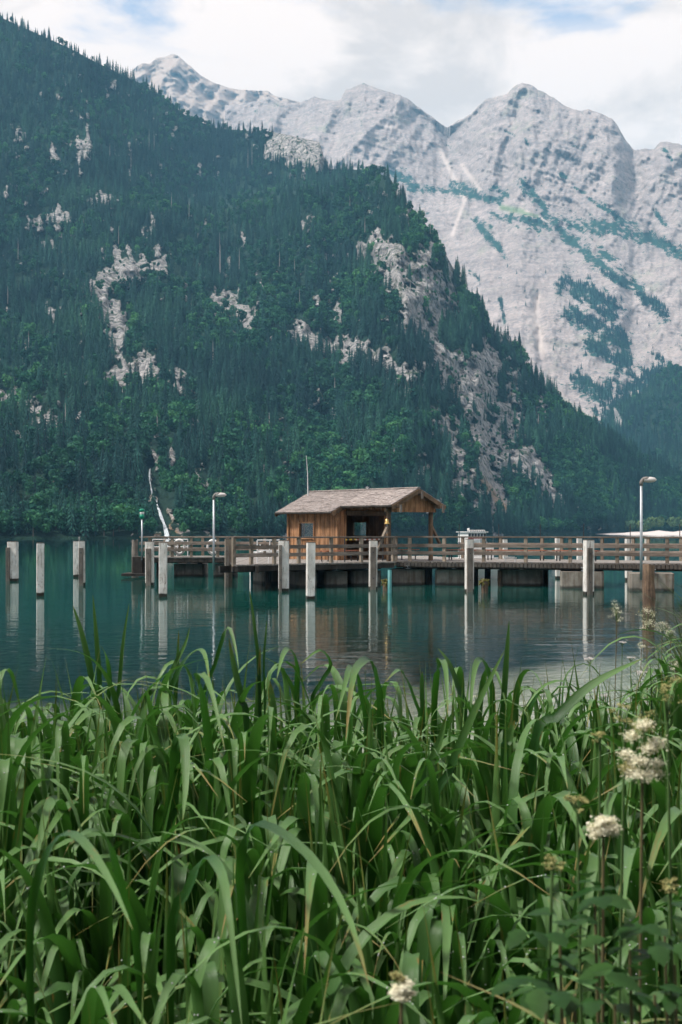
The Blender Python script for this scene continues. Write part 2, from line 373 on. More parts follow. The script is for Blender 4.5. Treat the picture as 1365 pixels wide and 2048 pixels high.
# --- materials of the mountains
def m_near_mountain():
    m, t, b, o = new_mat('wooded_limestone'); P = node(t, 'ShaderNodeNewGeometry').outputs['Position']
    rk = node(t, 'ShaderNodeAttribute', {'attribute_name': 'rock'}).outputs['Fac']; ws = node(t, 'ShaderNodeAttribute', {'attribute_name': 'ochre'}).outputs['Fac']
    n1 = noise_n(t, P, 0.09, 8, 0.65, 0.4); n2 = noise_n(t, mapping(t, P, (0.20, 0.20, 0.10)), 1.0, 8, 0.7, 0.9)
    n3 = noise_n(t, mapping(t, P, (0.02, 0.02, 0.16), rot=(0.35, 0.25, 0)), 1.0, 6, 0.6, 0.6)
    rc = mixc(t, ramp(t, n2, [(0.30, 0.0), (0.66, 1.0)]), (0.20, 0.195, 0.195), (0.60, 0.57, 0.555))
    rc = mixc(t, ramp(t, n3, [(0.36, 0.55), (0.46, 0.0)]), rc, (0.13, 0.13, 0.13))
    vr = node(t, 'ShaderNodeTexVoronoi', {'feature': 'DISTANCE_TO_EDGE'}, Vector=node(t, 'ShaderNodeVectorMath', {'operation': 'ADD'}, _0=mapping(t, P, (0.13, 0.13, 0.075), rot=(0.2, 0.3, 0)), _1=node(t, 'ShaderNodeVectorMath', {'operation': 'SCALE'}, _0=noise_n(t, P, 0.1, 4, 0.6, 0, 1), Scale=1.1).outputs[0]).outputs[0], Scale=1.0).outputs[0]
    rc = mixc(t, ramp(t, vr, [(0.02, 0.7), (0.08, 0.0)]), rc, (0.09, 0.095, 0.10))
    rc = mixc(t, math_n(t, 'MULTIPLY', ws, ramp(t, n1, [(0.35, 0.0), (0.6, 0.9)])), rc, (0.42, 0.25, 0.12))
    rc = mixc(t, ramp(t, noise_n(t, P, 0.16, 6, 0.7), [(0.52, 0.0), (0.60, 0.85)]), rc, (0.045, 0.075, 0.035))
    soil = mixc(t, n1, (0.008, 0.030, 0.024), (0.030, 0.070, 0.045))
    c = mixc(t, ramp(t, math_n(t, 'ADD', rk, math_n(t, 'MULTIPLY', math_n(t, 'SUBTRACT', n1, 0.5), 0.6)), [(0.42, 0.0), (0.52, 1.0)]), soil, rc)
    setin(t, b, Base_Color=c, Roughness=0.95, Specular_IOR_Level=0.1)
    bump(t, b, math_n(t, 'ADD', math_n(t, 'ADD', n2, math_n(t, 'MULTIPLY', vr, 1.2)), math_n(t, 'MULTIPLY', n3, 0.7)), 1.0, 5.0); return m

def m_far_mountain():
    m, t, b, o = new_mat('far_limestone'); P = node(t, 'ShaderNodeNewGeometry').outputs['Position']
    vg = node(t, 'ShaderNodeAttribute', {'attribute_name': 'veg'}).outputs['Fac']; sc_ = node(t, 'ShaderNodeAttribute', {'attribute_name': 'scree'}).outputs['Fac']
    md = node(t, 'ShaderNodeAttribute', {'attribute_name': 'meadow'}).outputs['Fac']; wm = node(t, 'ShaderNodeAttribute', {'attribute_name': 'warm'}).outputs['Fac']
    n1 = noise_n(t, P, 0.018, 9, 0.68, 0.4)
    st = noise_n(t, mapping(t, P, (0.0036, 0.006, 0.055), rot=(0.12, 0.50, 0)), 1.0, 8, 0.66, 0.5)
    st2 = noise_n(t, mapping(t, P, (0.055, 0.034, 0.017), rot=(0, -0.35, 0)), 1.0, 7, 0.66, 0.7)
    rc = mixc(t, ramp(t, st, [(0.34, 0.0), (0.62, 1.0)]), (0.29, 0.25, 0.24), (0.415, 0.36, 0.34))
    rc = mixc(t, ramp(t, st2, [(0.36, 0.5), (0.48, 0.0)]), rc, (0.27, 0.235, 0.23))
    fg = noise_n(t, mapping(t, P, (1, 1, 1.5), rot=(0, 0.6, 0)), 0.10, 5, 0.75, 0.6); rc = mixc(t, ramp(t, fg, [(0.34, 0.75), (0.50, 0.0)]), rc, (0.16, 0.15, 0.15)); rc = mixc(t, ramp(t, fg, [(0.56, 0.0), (0.66, 0.5)]), rc, (0.58, 0.50, 0.47))
    rc = mixc(t, ramp(t, n1, [(0.56, 0.0), (0.68, 0.4)]), rc, (0.25, 0.28, 0.19))
    vr = node(t, 'ShaderNodeTexVoronoi', {'feature': 'DISTANCE_TO_EDGE'}, Vector=node(t, 'ShaderNodeVectorMath', {'operation': 'ADD'}, _0=mapping(t, P, (0.006, 0.010, 0.030), rot=(0.1, 0.55, 0)), _1=node(t, 'ShaderNodeVectorMath', {'operation': 'SCALE'}, _0=noise_n(t, P, 0.03, 5, 0.7, 0, 1), Scale=1.2).outputs[0]).outputs[0], Scale=1.0).outputs[0]
    rc = mixc(t, ramp(t, vr, [(0.0, 0.55), (0.06, 0.0)]), rc, (0.16, 0.15, 0.16))
    rc = mixc(t, wm, rc, (0.50, 0.40, 0.33))
    rc = mixc(t, sc_, rc, (0.54, 0.47, 0.43))
    edge = math_n(t, 'ADD', vg, math_n(t, 'MULTIPLY', math_n(t, 'SUBTRACT', n1, 0.5), 0.5))
    edge = math_n(t, 'ADD', edge, math_n(t, 'MULTIPLY', math_n(t, 'SUBTRACT', fg, 0.5), 2.6))
    c = mixc(t, ramp(t, edge, [(0.47, 0.0), (0.53, 1.0)]), rc, mixc(t, n1, (0.010, 0.045, 0.045), (0.035, 0.085, 0.06)))
    c = mixc(t, md, c, (0.12, 0.21, 0.09))
    setin(t, b, Base_Color=c, Roughness=0.95, Specular_IOR_Level=0.1)
    bump(t, b, math_n(t, 'ADD', math_n(t, 'MULTIPLY', st, 1.2), math_n(t, 'ADD', st2, math_n(t, 'MULTIPLY', fg, 0.5))), 0.5, 8.0); return m

# --- the wooded mountain across the lake
crestA = curve([(-300, -150), (0, 34), (130, 92), (200, 128), (280, 166), (330, 196), (370, 230), (430, 256), (500, 262), (540, 262), (640, 284), (655, 338),
                (740, 340), (780, 356), (810, 400), (850, 446), (890, 505), (920, 560), (960, 615), (985, 680), (1040, 706), (1070, 755), (1110, 803),
                (1200, 872), (1280, 922), (1365, 962), (1500, 1010), (1700, 1030)])
footD = curve([(-600, 400), (0, 405), (400, 425), (700, 520), (1000, 720), (1240, 930), (1365, 1060), (1900, 1300)])
footA = lambda p: HZ + (CH - 0.4) * F / footD(p)
crestD = curve([(-600, 2000), (0, 1750), (400, 1600), (650, 1450), (800, 1150), (1000, 1080), (1200, 1120), (1365, 1200), (1900, 1450)])
pxA = np.concatenate([np.linspace(-700, -120, 30), np.linspace(-110, 1420, 420), np.linspace(1440, 1950, 20)])
innerY = curve([(-400, 120), (0, 300), (250, 400), (420, 420), (560, 392), (700, 372), (800, 372), (900, 372)])
def extraA(P, y):     # the wooded shoulder stands in front of the upper slope
    return 260 * sstep(14, -22, y - innerY(P)) * sstep(150, 420, P) * sstep(800, 700, P)
rk_segs = [(185, 580, 240, 535, 22), (240, 535, 320, 535, 20), (190, 590, 235, 640, 14), (250, 660, 225, 715, 10), (240, 765, 290, 735, 26), (290, 735, 325, 760, 14),
           (440, 610, 495, 635, 13), (640, 600, 660, 615, 12), (545, 262, 600, 300, 8), (25, 800, 60, 812, 10), (80, 845, 115, 862, 11), (85, 435, 135, 440, 11),
           (560, 280, 630, 300, 30), (545, 310, 640, 315, 20), (750, 500, 800, 560, 24), (790, 530, 860, 560, 22), (800, 580, 840, 660, 22), (860, 600, 890, 640, 18), (840, 650, 870, 690, 14),
           (880, 720, 940, 760, 26), (930, 760, 985, 730, 22), (990, 690, 975, 720, 12), (930, 790, 990, 820, 20), (1000, 810, 1020, 840, 10), (960, 870, 1000, 850, 18), (1040, 915, 1070, 935, 14),
           (960, 950, 1010, 1015, 13), (880, 840, 930, 950, 12), (915, 970, 925, 980, 10), (1000, 880, 1030, 930, 12), (1085, 960, 1105, 1000, 14), (700, 690, 780, 720, 15), (780, 720, 830, 770, 15), (590, 660, 690, 710, 14),
           (550, 670, 640, 690, 8), (640, 700, 690, 740, 14), (520, 845, 560, 855, 8), (850, 940, 875, 955, 10), (455, 520, 470, 545, 8), (620, 445, 610, 455, 6), (150, 290, 180, 295, 8), (100, 300, 110, 320, 6),
           (760, 510, 840, 560, 26), (870, 590, 900, 640, 20), (895, 740, 960, 770, 30), (940, 800, 1010, 840, 24), (980, 900, 1060, 940, 20), (960, 960, 1005, 1010, 16), (720, 700, 820, 770, 18), (310, 1000, 320, 1065, 9), (340, 1030, 345, 1070, 9), (200, 395, 215, 400, 7), (145, 290, 160, 300, 6), (0, 385, 8, 395, 6)]
rk_big = [(560, 285, 628, 292, 22), (548, 305, 640, 318, 16), (752, 505, 800, 560, 24), (800, 545, 865, 565, 20), (810, 590, 850, 660, 22), (868, 600, 892, 645, 15), (850, 660, 880, 700, 14),
          (885, 725, 945, 760, 26), (940, 760, 990, 725, 22), (935, 790, 1000, 822, 20), (965, 868, 1005, 850, 16), (1040, 912, 1072, 938, 14), (962, 950, 1008, 1012, 12), (890, 850, 930, 940, 11), (1088, 962, 1105, 1000, 11),
          (185, 578, 235, 540, 18), (240, 760, 285, 735, 20), (715, 700, 785, 735, 14), (785, 735, 835, 775, 13), (600, 665, 690, 712, 12), (205, 615, 225, 650, 9), (245, 665, 230, 705, 7), (440, 612, 492, 634, 9), (88, 436, 135, 441, 9), (82, 846, 114, 862, 9), (30, 802, 60, 812, 8), (250, 540, 320, 532, 12)]
def rockmask(P, y):
    n = vnoise(fbm(5), P / 40.0, y / 55.0, 1.7); n2 = vnoise(fbm(4), P / 14.0, y / 18.0, 5.2)
    n0 = vnoise(fbm(3), P / 130.0, y / 150.0, 9.4); sm = seg_mask(P, y, [(a, b, c, d, th * 1.75) for a, b, c, d, th in rk_segs])
    return np.clip(0.62 * seg_mask(P, y, rk_big) + sm * 0.52 + 0.46 * n + 0.85 * n2 + 0.34 * n0 + 0.16 - 0.19 * (1 - sm), 0, 1)
def reliefA(P, y):
    r = vnoise(ridged(5), P / 230.0, y / 420.0, 0.3); f = vnoise(fbm(5), P / 70.0, y / 80.0, 7.1)
    c = vnoise(fbm(4), P / 20.0, y / 24.0, 2.2)
    rk = sstep(0.35, 0.6, rockmask(P, y))
    gorge = seg_mask(P, y, [(305, 930, 322, 1010, 9), (322, 1010, 338, 1070, 7)]) * 11
    return -46 * (r - 1.0) + 17 * f + 7 * c * (0.4 + rk) + gorge - 12 * rk
A = Slope(pxA, 300, crestA, footA, footD, crestD, reliefA, 1.05, extra=extraA)
rockA = rockmask(A.P, A.YP)
ochre = seg_mask(A.P, A.YP, [(310, 1000, 320, 1065, 14), (330, 1030, 350, 1070, 10), (960, 960, 1010, 1015, 10)])
M['near_mountain'] = m_near_mountain()
hillA = link(bpy.data.objects.new('hill', A.mesh('hill', [M['near_mountain']], {'rock': rockA, 'ochre': ochre}))); props(hillA, kind='structure')
hillA['label'] = 'steep wooded mountain with limestone outcrops across the lake'

# --- the bare limestone massif behind it
pxB = np.concatenate([np.linspace(450, 1440, 430), np.linspace(1450, 2100, 30)])
crestB = curve([(450, 210), (520, 200), (540, 193), (560, 205), (600, 207), (630, 192), (655, 200), (682, 200), (692, 180), (712, 174), (730, 168), (752, 176), (775, 182), (790, 190), (800, 188), (830, 208), (862, 232),
                (895, 254), (940, 230), (972, 197), (1000, 191), (1014, 188), (1030, 172), (1045, 165), (1062, 172), (1080, 181), (1110, 198), (1132, 213), (1160, 224), (1178, 219), (1200, 228), (1226, 240), (1240, 260), (1252, 282), (1268, 297),
                (1290, 298), (1308, 301), (1320, 286), (1335, 283), (1365, 292), (1500, 330), (1800, 420)])
footB = lambda p: HZ - 6 + 0 * p
dB0 = lambda p: 1500 + 0 * p
dB1 = curve([(450, 3900), (700, 3700), (1050, 3350), (1365, 3100), (2000, 2900)])
def reliefB(P, y):
    r = vnoise(ridged(7), P / 210.0 + y / 700.0, y / 300.0, 4.3); f = vnoise(ridged(6), P / 60.0 - y / 160.0, y / 75.0, 9.1); g = vnoise(fbm(3), P / 6.5 - y / 11.0, y / 7.0, 1.1)
    gully = seg_mask(P, y, [(895, 262, 960, 420, 22), (1268, 305, 1285, 420, 18), (1285, 420, 1330, 520, 14), (1075, 600, 1085, 720, 10), (1045, 190, 1010, 300, -14 + 30)])
    e = sstep(0, 14, y - crestB(P))
    h2 = vnoise(ridged(4), P / 17.0 - y / 40.0, y / 20.0, 3.3); st = vnoise(fbm(5), P / 60.0 - y / 30.0, (y - 0.32 * P) / 7.0, 6.3)
    return (-70 * (r - 1.0) - 17 * (f - 1.0) - 5 * (h2 - 1.0) + 5.0 * g + 7 * st + 50 * gully) * (0.25 + 0.75 * e) * (1 - 0.45 * sstep(330, 560, y))
B = Slope(pxB, 300, crestB, footB, dB0, dB1, reliefB, 0.8, jag=4.0, back=(160, 0.7, 8))
vg = [(790, 345, 830, 375, 12), (850, 380, 890, 385, 9), (905, 375, 960, 392, 12), (960, 392, 1000, 402, 10), (990, 372, 1015, 390, 6), (1050, 372, 1090, 425, 12), (985, 430, 1060, 440, 9), (1060, 440, 1120, 455, 14),
      (1120, 455, 1160, 500, 13), (1160, 500, 1260, 570, 14), (1260, 570, 1330, 630, 12), (1140, 450, 1230, 455, 15), (1230, 455, 1310, 478, 16), (1310, 478, 1400, 525, 15), (1200, 410, 1260, 450, 8), (1180, 400, 1215, 420, 5), (955, 440, 980, 455, 6), (960, 450, 1010, 512, 8),
      (1120, 345, 1130, 355, 5), (1150, 375, 1170, 385, 4), (1050, 280, 1058, 292, 4), (1010, 262, 1030, 272, 2), (1125, 570, 1180, 590, 22), (1180, 590, 1220, 620, 26), (1150, 630, 1240, 680, 22), (1180, 700, 1250, 720, 18),
      (1200, 500, 1240, 540, 10), (1310, 420, 1330, 450, 5), (1330, 300, 1345, 320, 3), (1150, 760, 1210, 800, 18), (1080, 900, 1365, 900, 40), (1250, 800, 1365, 780, 60), (1000, 600, 1010, 640, 4), (940, 540, 960, 560, 4)]
nB = vnoise(fbm(6), B.P / 32.0, B.YP / 26.0, 2.9)
nB2 = vnoise(fbm(5), B.P / 11.0 - B.YP / 14.0, B.YP / 9.0, 7.7); smB = seg_mask(B.P, B.YP, [(a, b, c, d, th * 1.25) for a, b, c, d, th in vg])
vegB = np.clip(smB * 0.72 + 0.30 * nB + 0.42 * nB2 + 0.02 - 0.08 * (1 - smB), 0, 1)
screeB = np.clip(seg_mask(B.P, B.YP, [(880, 300, 930, 400, 5), (930, 400, 905, 470, 4), (1040, 420, 1095, 440, 5), (1075, 590, 1070, 640, 7), (1070, 640, 1085, 700, 9), (1250, 560, 1300, 600, 5), (1285, 760, 1310, 740, 12), (1270, 790, 1290, 765, 7), (770, 250, 800, 262, 5), (925, 330, 960, 380, 5), (1110, 790, 1130, 830, 6)]) + 0.25 * nB - 0.1, 0, 0.9)
meadB = np.clip(seg_mask(B.P, B.YP, [(1005, 415, 1045, 423, 7), (1045, 425, 1075, 432, 4), (1110, 800, 1180, 850, 14)]) * 1.1 - 0.25, 0, 0.8)
M['far_mountain'] = m_far_mountain()
massif = link(bpy.data.objects.new('mountain', B.mesh('mountain', [M['far_mountain']], {'veg': vegB, 'scree': screeB, 'meadow': meadB, 'warm': 0 * vegB}))); props(massif, kind='structure')
massif['label'] = 'bare grey limestone massif rising behind the wooded slope'

pxD = np.linspace(-350, 760, 300)
crestD2 = curve([(-350, 300), (150, 230), (240, 165), (270, 135), (285, 125), (300, 128), (312, 117), (330, 112), (345, 107), (358, 113), (372, 126), (400, 148), (425, 162), (445, 172), (480, 178), (515, 180), (535, 181), (548, 192), (600, 205), (640, 225), (760, 300)])
def reliefD(P, y):
    r = vnoise(ridged(7), P / 160.0 - y / 260.0, y / 190.0, 8.3); f = vnoise(ridged(6), P / 45.0 + y / 90.0, y / 50.0, 2.1)
    h2 = vnoise(ridged(4), P / 13.0 + y / 40.0, y / 14.0, 3.3); st = vnoise(fbm(5), P / 40.0, (y - 0.35 * P) / 6.0, 6.3)
    return -150 * (r - 1.0) - 36 * (f - 1.0) - 9 * (h2 - 1.0) + 9 * st
D = Slope(pxD, 160, crestD2, lambda p: 520 + 0 * p, lambda p: 3300 + 0 * p, lambda p: 4500 + 0 * p, reliefD, 1.0, jag=3.5, back=(120, 0.7, 6))
peak = link(bpy.data.objects.new('mountain', D.mesh('mountain', [M['far_mountain']], {'veg': 0 * D.P, 'scree': 0 * D.P, 'meadow': 0 * D.P, 'warm': 0.55 + 0 * D.P}))); props(peak, kind='structure')
peak['label'] = 'pale rocky summit farthest left above the tree line'

# --- the lower wooded hill at the head of the lake
pxC = np.concatenate([np.linspace(1020, 1450, 130), np.linspace(1460, 2100, 24)])
crestC = curve([(1020, 990), (1100, 915), (1160, 880), (1200, 868), (1225, 815), (1262, 800), (1290, 785), (1310, 752), (1335, 735), (1365, 738), (1440, 700), (1700, 640)])
def reliefC(P, y): return -60 * (vnoise(ridged(5), P / 120.0, y / 200.0, 6.6) - 1) + 18 * vnoise(fbm(4), P / 30.0, y / 30.0, 3.1)
C = Slope(pxC, 90, crestC, lambda p: 1063 + 0 * p, lambda p: 1200 + 0 * p, lambda p: 2000 + 0 * p, reliefC, 1.0)
rockC = np.clip(seg_mask(C.P, C.YP, [(1230, 820, 1240, 850, 9), (1190, 880, 1215, 890, 8)]) + 0.3 * vnoise(fbm(4), C.P / 30, C.YP / 30, 8.8) - 0.1, 0, 1)
hillC = link(bpy.data.objects.new('hill', C.mesh('hill', [M['near_mountain']], {'rock': rockC, 'ochre': 0 * rockC}))); props(hillC, kind='structure')
hillC['label'] = 'lower wooded hill at the far right end of the lake'

# --- gravel beach at the head of the lake
def m_sand(name, a, b_, sc_):
    m, t, b, o = new_mat(name); P = node(t, 'ShaderNodeNewGeometry').outputs['Position']; n = noise_n(t, P, sc_, 6, 0.7)
    setin(t, b, Base_Color=mixc(t, n, a, b_), Roughness=0.95); return m
M['gravel'] = m_sand('pale_gravel', (0.42, 0.37, 0.35), (0.66, 0.60, 0.57), 0.4)
bp = []
for k in range(41):
    p = 1150 + k * 14; d0 = 900 - 60 * math.sin(min(1, max(0, (p - 1150) / 250)) * 1.4); w = 6 + 110 * sstep(1170, 1290, np.array(p)) * (0.8 + 0.2 * math.sin(k * 0.9))
    hgt = 0.4 + 2.0 * sstep(1180, 1320, np.array(p)) * (0.75 + 0.25 * math.sin(k * 1.7))
    for j, (dd, zz) in enumerate(((-8, -1.5), (0, 0.05), (w * 0.4, hgt * 0.6), (w, hgt), (w + 30, hgt * 0.9), (w + 60, -2))):
        bp.append(((p - 682.5) / F * (d0 + dd), d0 + dd, zz))
bv = np.array(bp); beach = link(bpy.data.objects.new('beach', np_mesh('beach', bv, grid_faces(41, 6), [M['gravel']])))
props(beach, 'pale gravel beach at the far right end of the lake', kind='structure')

# --- bank in the foreground running on as the lake bed
def shore(X): X = np.clip(np.asarray(X, float), -30, 30); return 7.2 + 6.3 * sstep(0.9, 3.5, X) + np.maximum(0, X - 3.5) * 1.2 - 1.5 * sstep(-2, -8, X)
def ground_z(X, Y):
    X = np.asarray(X, float); Y = np.asarray(Y, float); s = shore(X) - Y
    up = 0.92 * sstep(0.0, 2.4, s) ; dn = -0.06 * np.maximum(0, -s) - 0.004 * np.maximum(0, -s - 6) ** 1.5
    return np.where(s > 0, up, np.maximum(dn, -4.5)) + 0.04 * np.sin(X * 2.3 + Y) * np.sin(Y * 1.9 - X) * (np.abs(X) < 60) * (np.abs(Y) < 60)
gx = np.concatenate([[-8000, -1500, -300, -120], np.linspace(-60, -9, 18), np.linspace(-8, 12, 101), np.linspace(13, 70, 18), [120, 300, 1500, 8000]]); gy = np.concatenate([[-8000, -1000, -200], np.linspace(-45, -2, 12), np.linspace(-1.5, 24, 128), np.linspace(25, 95, 30), [150, 300, 800, 3000, 8000]])
GX, GY = np.meshgrid(gx, gy); GZ = ground_z(GX, GY)
def m_ground():
    m, t, b, o = new_mat('bank_and_lake_bed'); P = node(t, 'ShaderNodeNewGeometry').outputs['Position']; z = node(t, 'ShaderNodeSeparateXYZ', Vector=P).outputs[2]
    n = noise_n(t, P, 1.1, 6, 0.6); vo = node(t, 'ShaderNodeTexVoronoi', Vector=P, Scale=7.0)
    soil = mixc(t, n, (0.012, 0.012, 0.007), (0.045, 0.045, 0.02))
    stone = mixc(t, vo.outputs['Color'], (0.40, 0.35, 0.28), (0.74, 0.69, 0.60)); stone = mixc(t, ramp(t, n, [(0.45, 0.0), (0.6, 0.6)]), stone, (0.13, 0.12, 0.08))
    c = mixc(t, node(t, 'ShaderNodeMapRange', _0=z, _1=-0.05, _2=0.12).outputs[0], stone, soil)
    setin(t, b, Base_Color=c, Roughness=0.95); bump(t, b, vo.outputs['Distance'], 0.6, 0.05); return m
M['ground'] = m_ground()
bank = link(bpy.data.objects.new('ground', np_mesh('ground', np.stack([GX, GY, GZ], -1).reshape(-1, 3), grid_faces(len(gy), len(gx)), [M['ground']])))
props(bank, 'dark earth bank sloping into the stony lake bed', kind='structure')

# --- the lake
def m_water():
    m, t, b, o = new_mat('lake_water'); P = node(t, 'ShaderNodeNewGeometry').outputs['Position']
    deep = node(t, 'ShaderNodeAttribute', {'attribute_name': 'deep'}).outputs['Fac']
    calm = node(t, 'ShaderNodeAttribute', {'attribute_name': 'calm'}).outputs['Fac']
    n1 = noise_n(t, mapping(t, P, (0.55, 1.15, 1.0)), 1.7, 4, 0.55, 0.4); n2 = noise_n(t, mapping(t, P, (0.16, 0.40, 1.0)), 1.0, 3, 0.5, 0.3)
    n3 = noise_n(t, mapping(t, P, (0.02, 0.05, 1)), 1.0, 3, 0.5)
    h = math_n(t, 'ADD', math_n(t, 'MULTIPLY', n1, 0.55), n2)
    st = math_n(t, 'MULTIPLY', calm, ramp(t, n3, [(0.35, 0.45), (0.62, 1.0)]))
    bp_ = node(t, 'ShaderNodeBump', Height=h, Strength=st, Distance=0.035).outputs[0]
    body = mixc(t, noise_n(t, P, 0.05, 3), (0.004, 0.052, 0.045), (0.008, 0.080, 0.064))
    dif = node(t, 'ShaderNodeBsdfDiffuse', Color=body)
    clear = node(t, 'ShaderNodeBsdfTransparent', Color=(0.86, 0.94, 0.88, 1))
    low = node(t, 'ShaderNodeMixShader', _0=deep, _1=clear.outputs[0], _2=dif.outputs[0])
    gl = node(t, 'ShaderNodeBsdfGlossy', Roughness=0.02, Color=(0.95, 0.97, 0.97, 1), Normal=bp_)
    fr = node(t, 'ShaderNodeFresnel', IOR=1.333, Normal=bp_)
    mx = node(t, 'ShaderNodeMixShader', _0=fr.outputs[0], _1=low.outputs[0], _2=gl.outputs[0]); t.links.new(mx.outputs[0], o.inputs[0]); return m
M['water'] = m_water()
wx = np.concatenate([[-8200, -2000, -500, -150], np.linspace(-60, 60, 61), [150, 500, 2000, 8200]]); wy = np.concatenate([[-8200, -1000, -100], np.linspace(-20, 90, 111), [120, 200, 400, 1000, 2500, 8200]])
WX, WY = np.meshgrid(wx, wy); dep = np.where((np.abs(WX) <= 60) & (WY <= 95), -ground_z(WX, np.minimum(WY, 95)), 5)
deepf = 0.06 + 0.94 * sstep(0.3, 3.6, dep)
calmf = np.clip(0.75 - 0.010 * np.maximum(0, WY - 15), 0.14, 0.75)
lake = link(bpy.data.objects.new('lake', np_mesh('lake', np.stack([WX, WY, 0 * WX], -1).reshape(-1, 3), grid_faces(len(wy), len(wx)), [M['water']], attrs={'deep': deepf, 'calm': calmf})))
props(lake, 'clear teal lake reflecting the pier and the mountain', kind='structure')

# ------------------------------------------------------------------ trees
def spruce_mesh(name, seed, h=11.0, r=1.9, layers=10):
    rng = random.Random(seed); V = []; T = []
    bare = rng.uniform(0.06, 0.16)
    for l in range(layers):
        f = l / (layers - 1); z = h * (bare + (1 - bare) * f ** 0.92) ; rad = r * (1 - f) ** 0.85 * rng.uniform(0.85, 1.1) + 0.10
        n = 9 if f < 0.6 else 6; a0 = rng.uniform(0, 6)
        for k in range(n):
            a = a0 + 2 * math.pi * (k + rng.uniform(-0.25, 0.25)) / n; rr = rad * rng.uniform(0.65, 1.15); dr = rr * rng.uniform(0.35, 0.75)
            da = 2.3 / n; i = len(V)
            V += [(0, 0, z + h * 0.075), (rr * 0.62 * math.cos(a - da), rr * 0.62 * math.sin(a - da), z - dr * 0.55), (rr * math.cos(a), rr * math.sin(a), z - dr), (rr * 0.62 * math.cos(a + da), rr * 0.62 * math.sin(a + da), z - dr * 0.55)]
            T += [(i, i + 1, i + 2), (i, i + 2, i + 3)]
    i = len(V); V += [(0.12, 0, h * 0.95), (-0.08, 0.1, h * 0.95), (-0.05, -0.1, h * 0.95), (0, 0, h * 1.06)]; T += [(i, i + 1, i + 3), (i + 1, i + 2, i + 3), (i + 2, i, i + 3)]
    return np_mesh(name, V, np.array(T), [M['spruce']], False)

def broad_mesh(name, seed, h=8.0, r=2.4, n=170, mat='broad'):
    rng = np.random.RandomState(seed); V = []; Q = []
    lobes = [(rng.uniform(-0.5, 0.5) * r, rng.uniform(-0.5, 0.5) * r, h * rng.uniform(0.38, 0.82), r * rng.uniform(0.42, 0.66)) for _ in range(8)] + [(0, 0, h * 0.55, r * 0.75)]
    for k in range(n):
        cx, cy_, cz, cr = lobes[k % len(lobes)]
        d = rng.normal(size=3); d /= np.linalg.norm(d); d[2] = d[2] * 0.9 + 0.15
        p = np.array([cx, cy_, cz]) + d * cr * rng.uniform(0.75, 1.08) * np.array([1, 1, 0.95])
        nrm = d + rng.normal(size=3) * 0.5; nrm /= np.linalg.norm(nrm); a = np.cross(nrm, [0.3, 0.2, 1]); a /= np.linalg.norm(a) + 1e-6; b = np.cross(nrm, a); s = rng.uniform(0.30, 0.62) * r / 2.4
        i = len(V)
        for ca, cb in ((-1, -0.5), (0.1, -1.1), (1, -0.2), (0.4, 1.0), (-0.7, 0.7)): V.append(p + a * ca * s * rng.uniform(0.7, 1.2) + b * cb * s * rng.uniform(0.7, 1.2) + nrm * 0.12 * rng.uniform(-1, 1))
        Q += [(i, i + 1, i + 2), (i, i + 2, i + 3), (i, i + 3, i + 4)]
    return np_mesh(name, V, np.array(Q), [M[mat]], False)

def trunk_mesh(name, h, r):
    mb = MB().tube([(0, 0, -1.2), (0.02, 0, h * 0.4), (0, 0.03, h)], [r, r * 0.7, r * 0.15], 6); me = bpy.data.meshes.new(name); me.from_pydata(mb.v, [], mb.f); me.materials.append(M['bark']); return me
SPR = [spruce_mesh('spruce_crown', 10 + k, r=1.9 + 0.25 * (k % 4), layers=10 + k % 3) for k in range(6)]
BRD = [broad_mesh('broadleaf_crown', 40 + k, h=7.0 + 0.5 * k, r=2.2 + 0.12 * k) for k in range(6)]
WIL = [broad_mesh('willow_crown', 70 + k, h=5.5, r=2.2, n=120, mat='willow') for k in range(2)]
TRS, TRB = trunk_mesh('spruce_trunk', 10.4, 0.20), trunk_mesh('broadleaf_trunk', 5.6, 0.20)

def tree_points(S, n, prange, size, rockA_, seed, keep_rock=0.20, conif=None, vmax=1.0, wpow=2.0, veg=None):
    rng = np.random.RandomState(seed); m = n * 7
    p = rng.uniform(*prange, m); v = rng.uniform(0.0, vmax, m)
    g = S.sample(p, v); Dd = g(S.Y); rk = g(rockA_); y = g(S.YP)
    w = (Dd / Dd.max()) ** wpow * np.where(rk > 0.46, keep_rock, 1.0)
    if veg is not None: w = w * np.where(g(veg) > 0.5, 1.0, 0.002)
    ok = rng.uniform(0, 1, m) < w * n / w.sum()
    p, v, y = p[ok], v[ok], y[ok]; g = S.sample(p, v)
    X, Y, Z = g(S.X), g(S.Y), g(S.Z)
    cn = np.array([noise.fractal(Vector((a / 90.0, b / 60.0, 3.7)), 0.9, 2.0, 4) for a, b in zip(p, y)])
    sp = (cn + rng.uniform(-0.35, 0.35, len(p)) + conif(p, y)) > 0
    sp &= ~((g(rockA_) > 0.46) & (rng.uniform(0, 1, len(p)) < 0.8))
    sc = size * np.where(sp, 1.0, 0.86) * rng.uniform(0.62, 1.25, len(p)) * np.where(g(rockA_) > 0.46, 0.38, 1.0)
    return dict(px=p, y=y, X=X, Y=Y, Z=Z, spruce=sp, sc=sc, rot=rng.uniform(0, 6.28, len(p)), var=rng.randint(0, 6, len(p)))

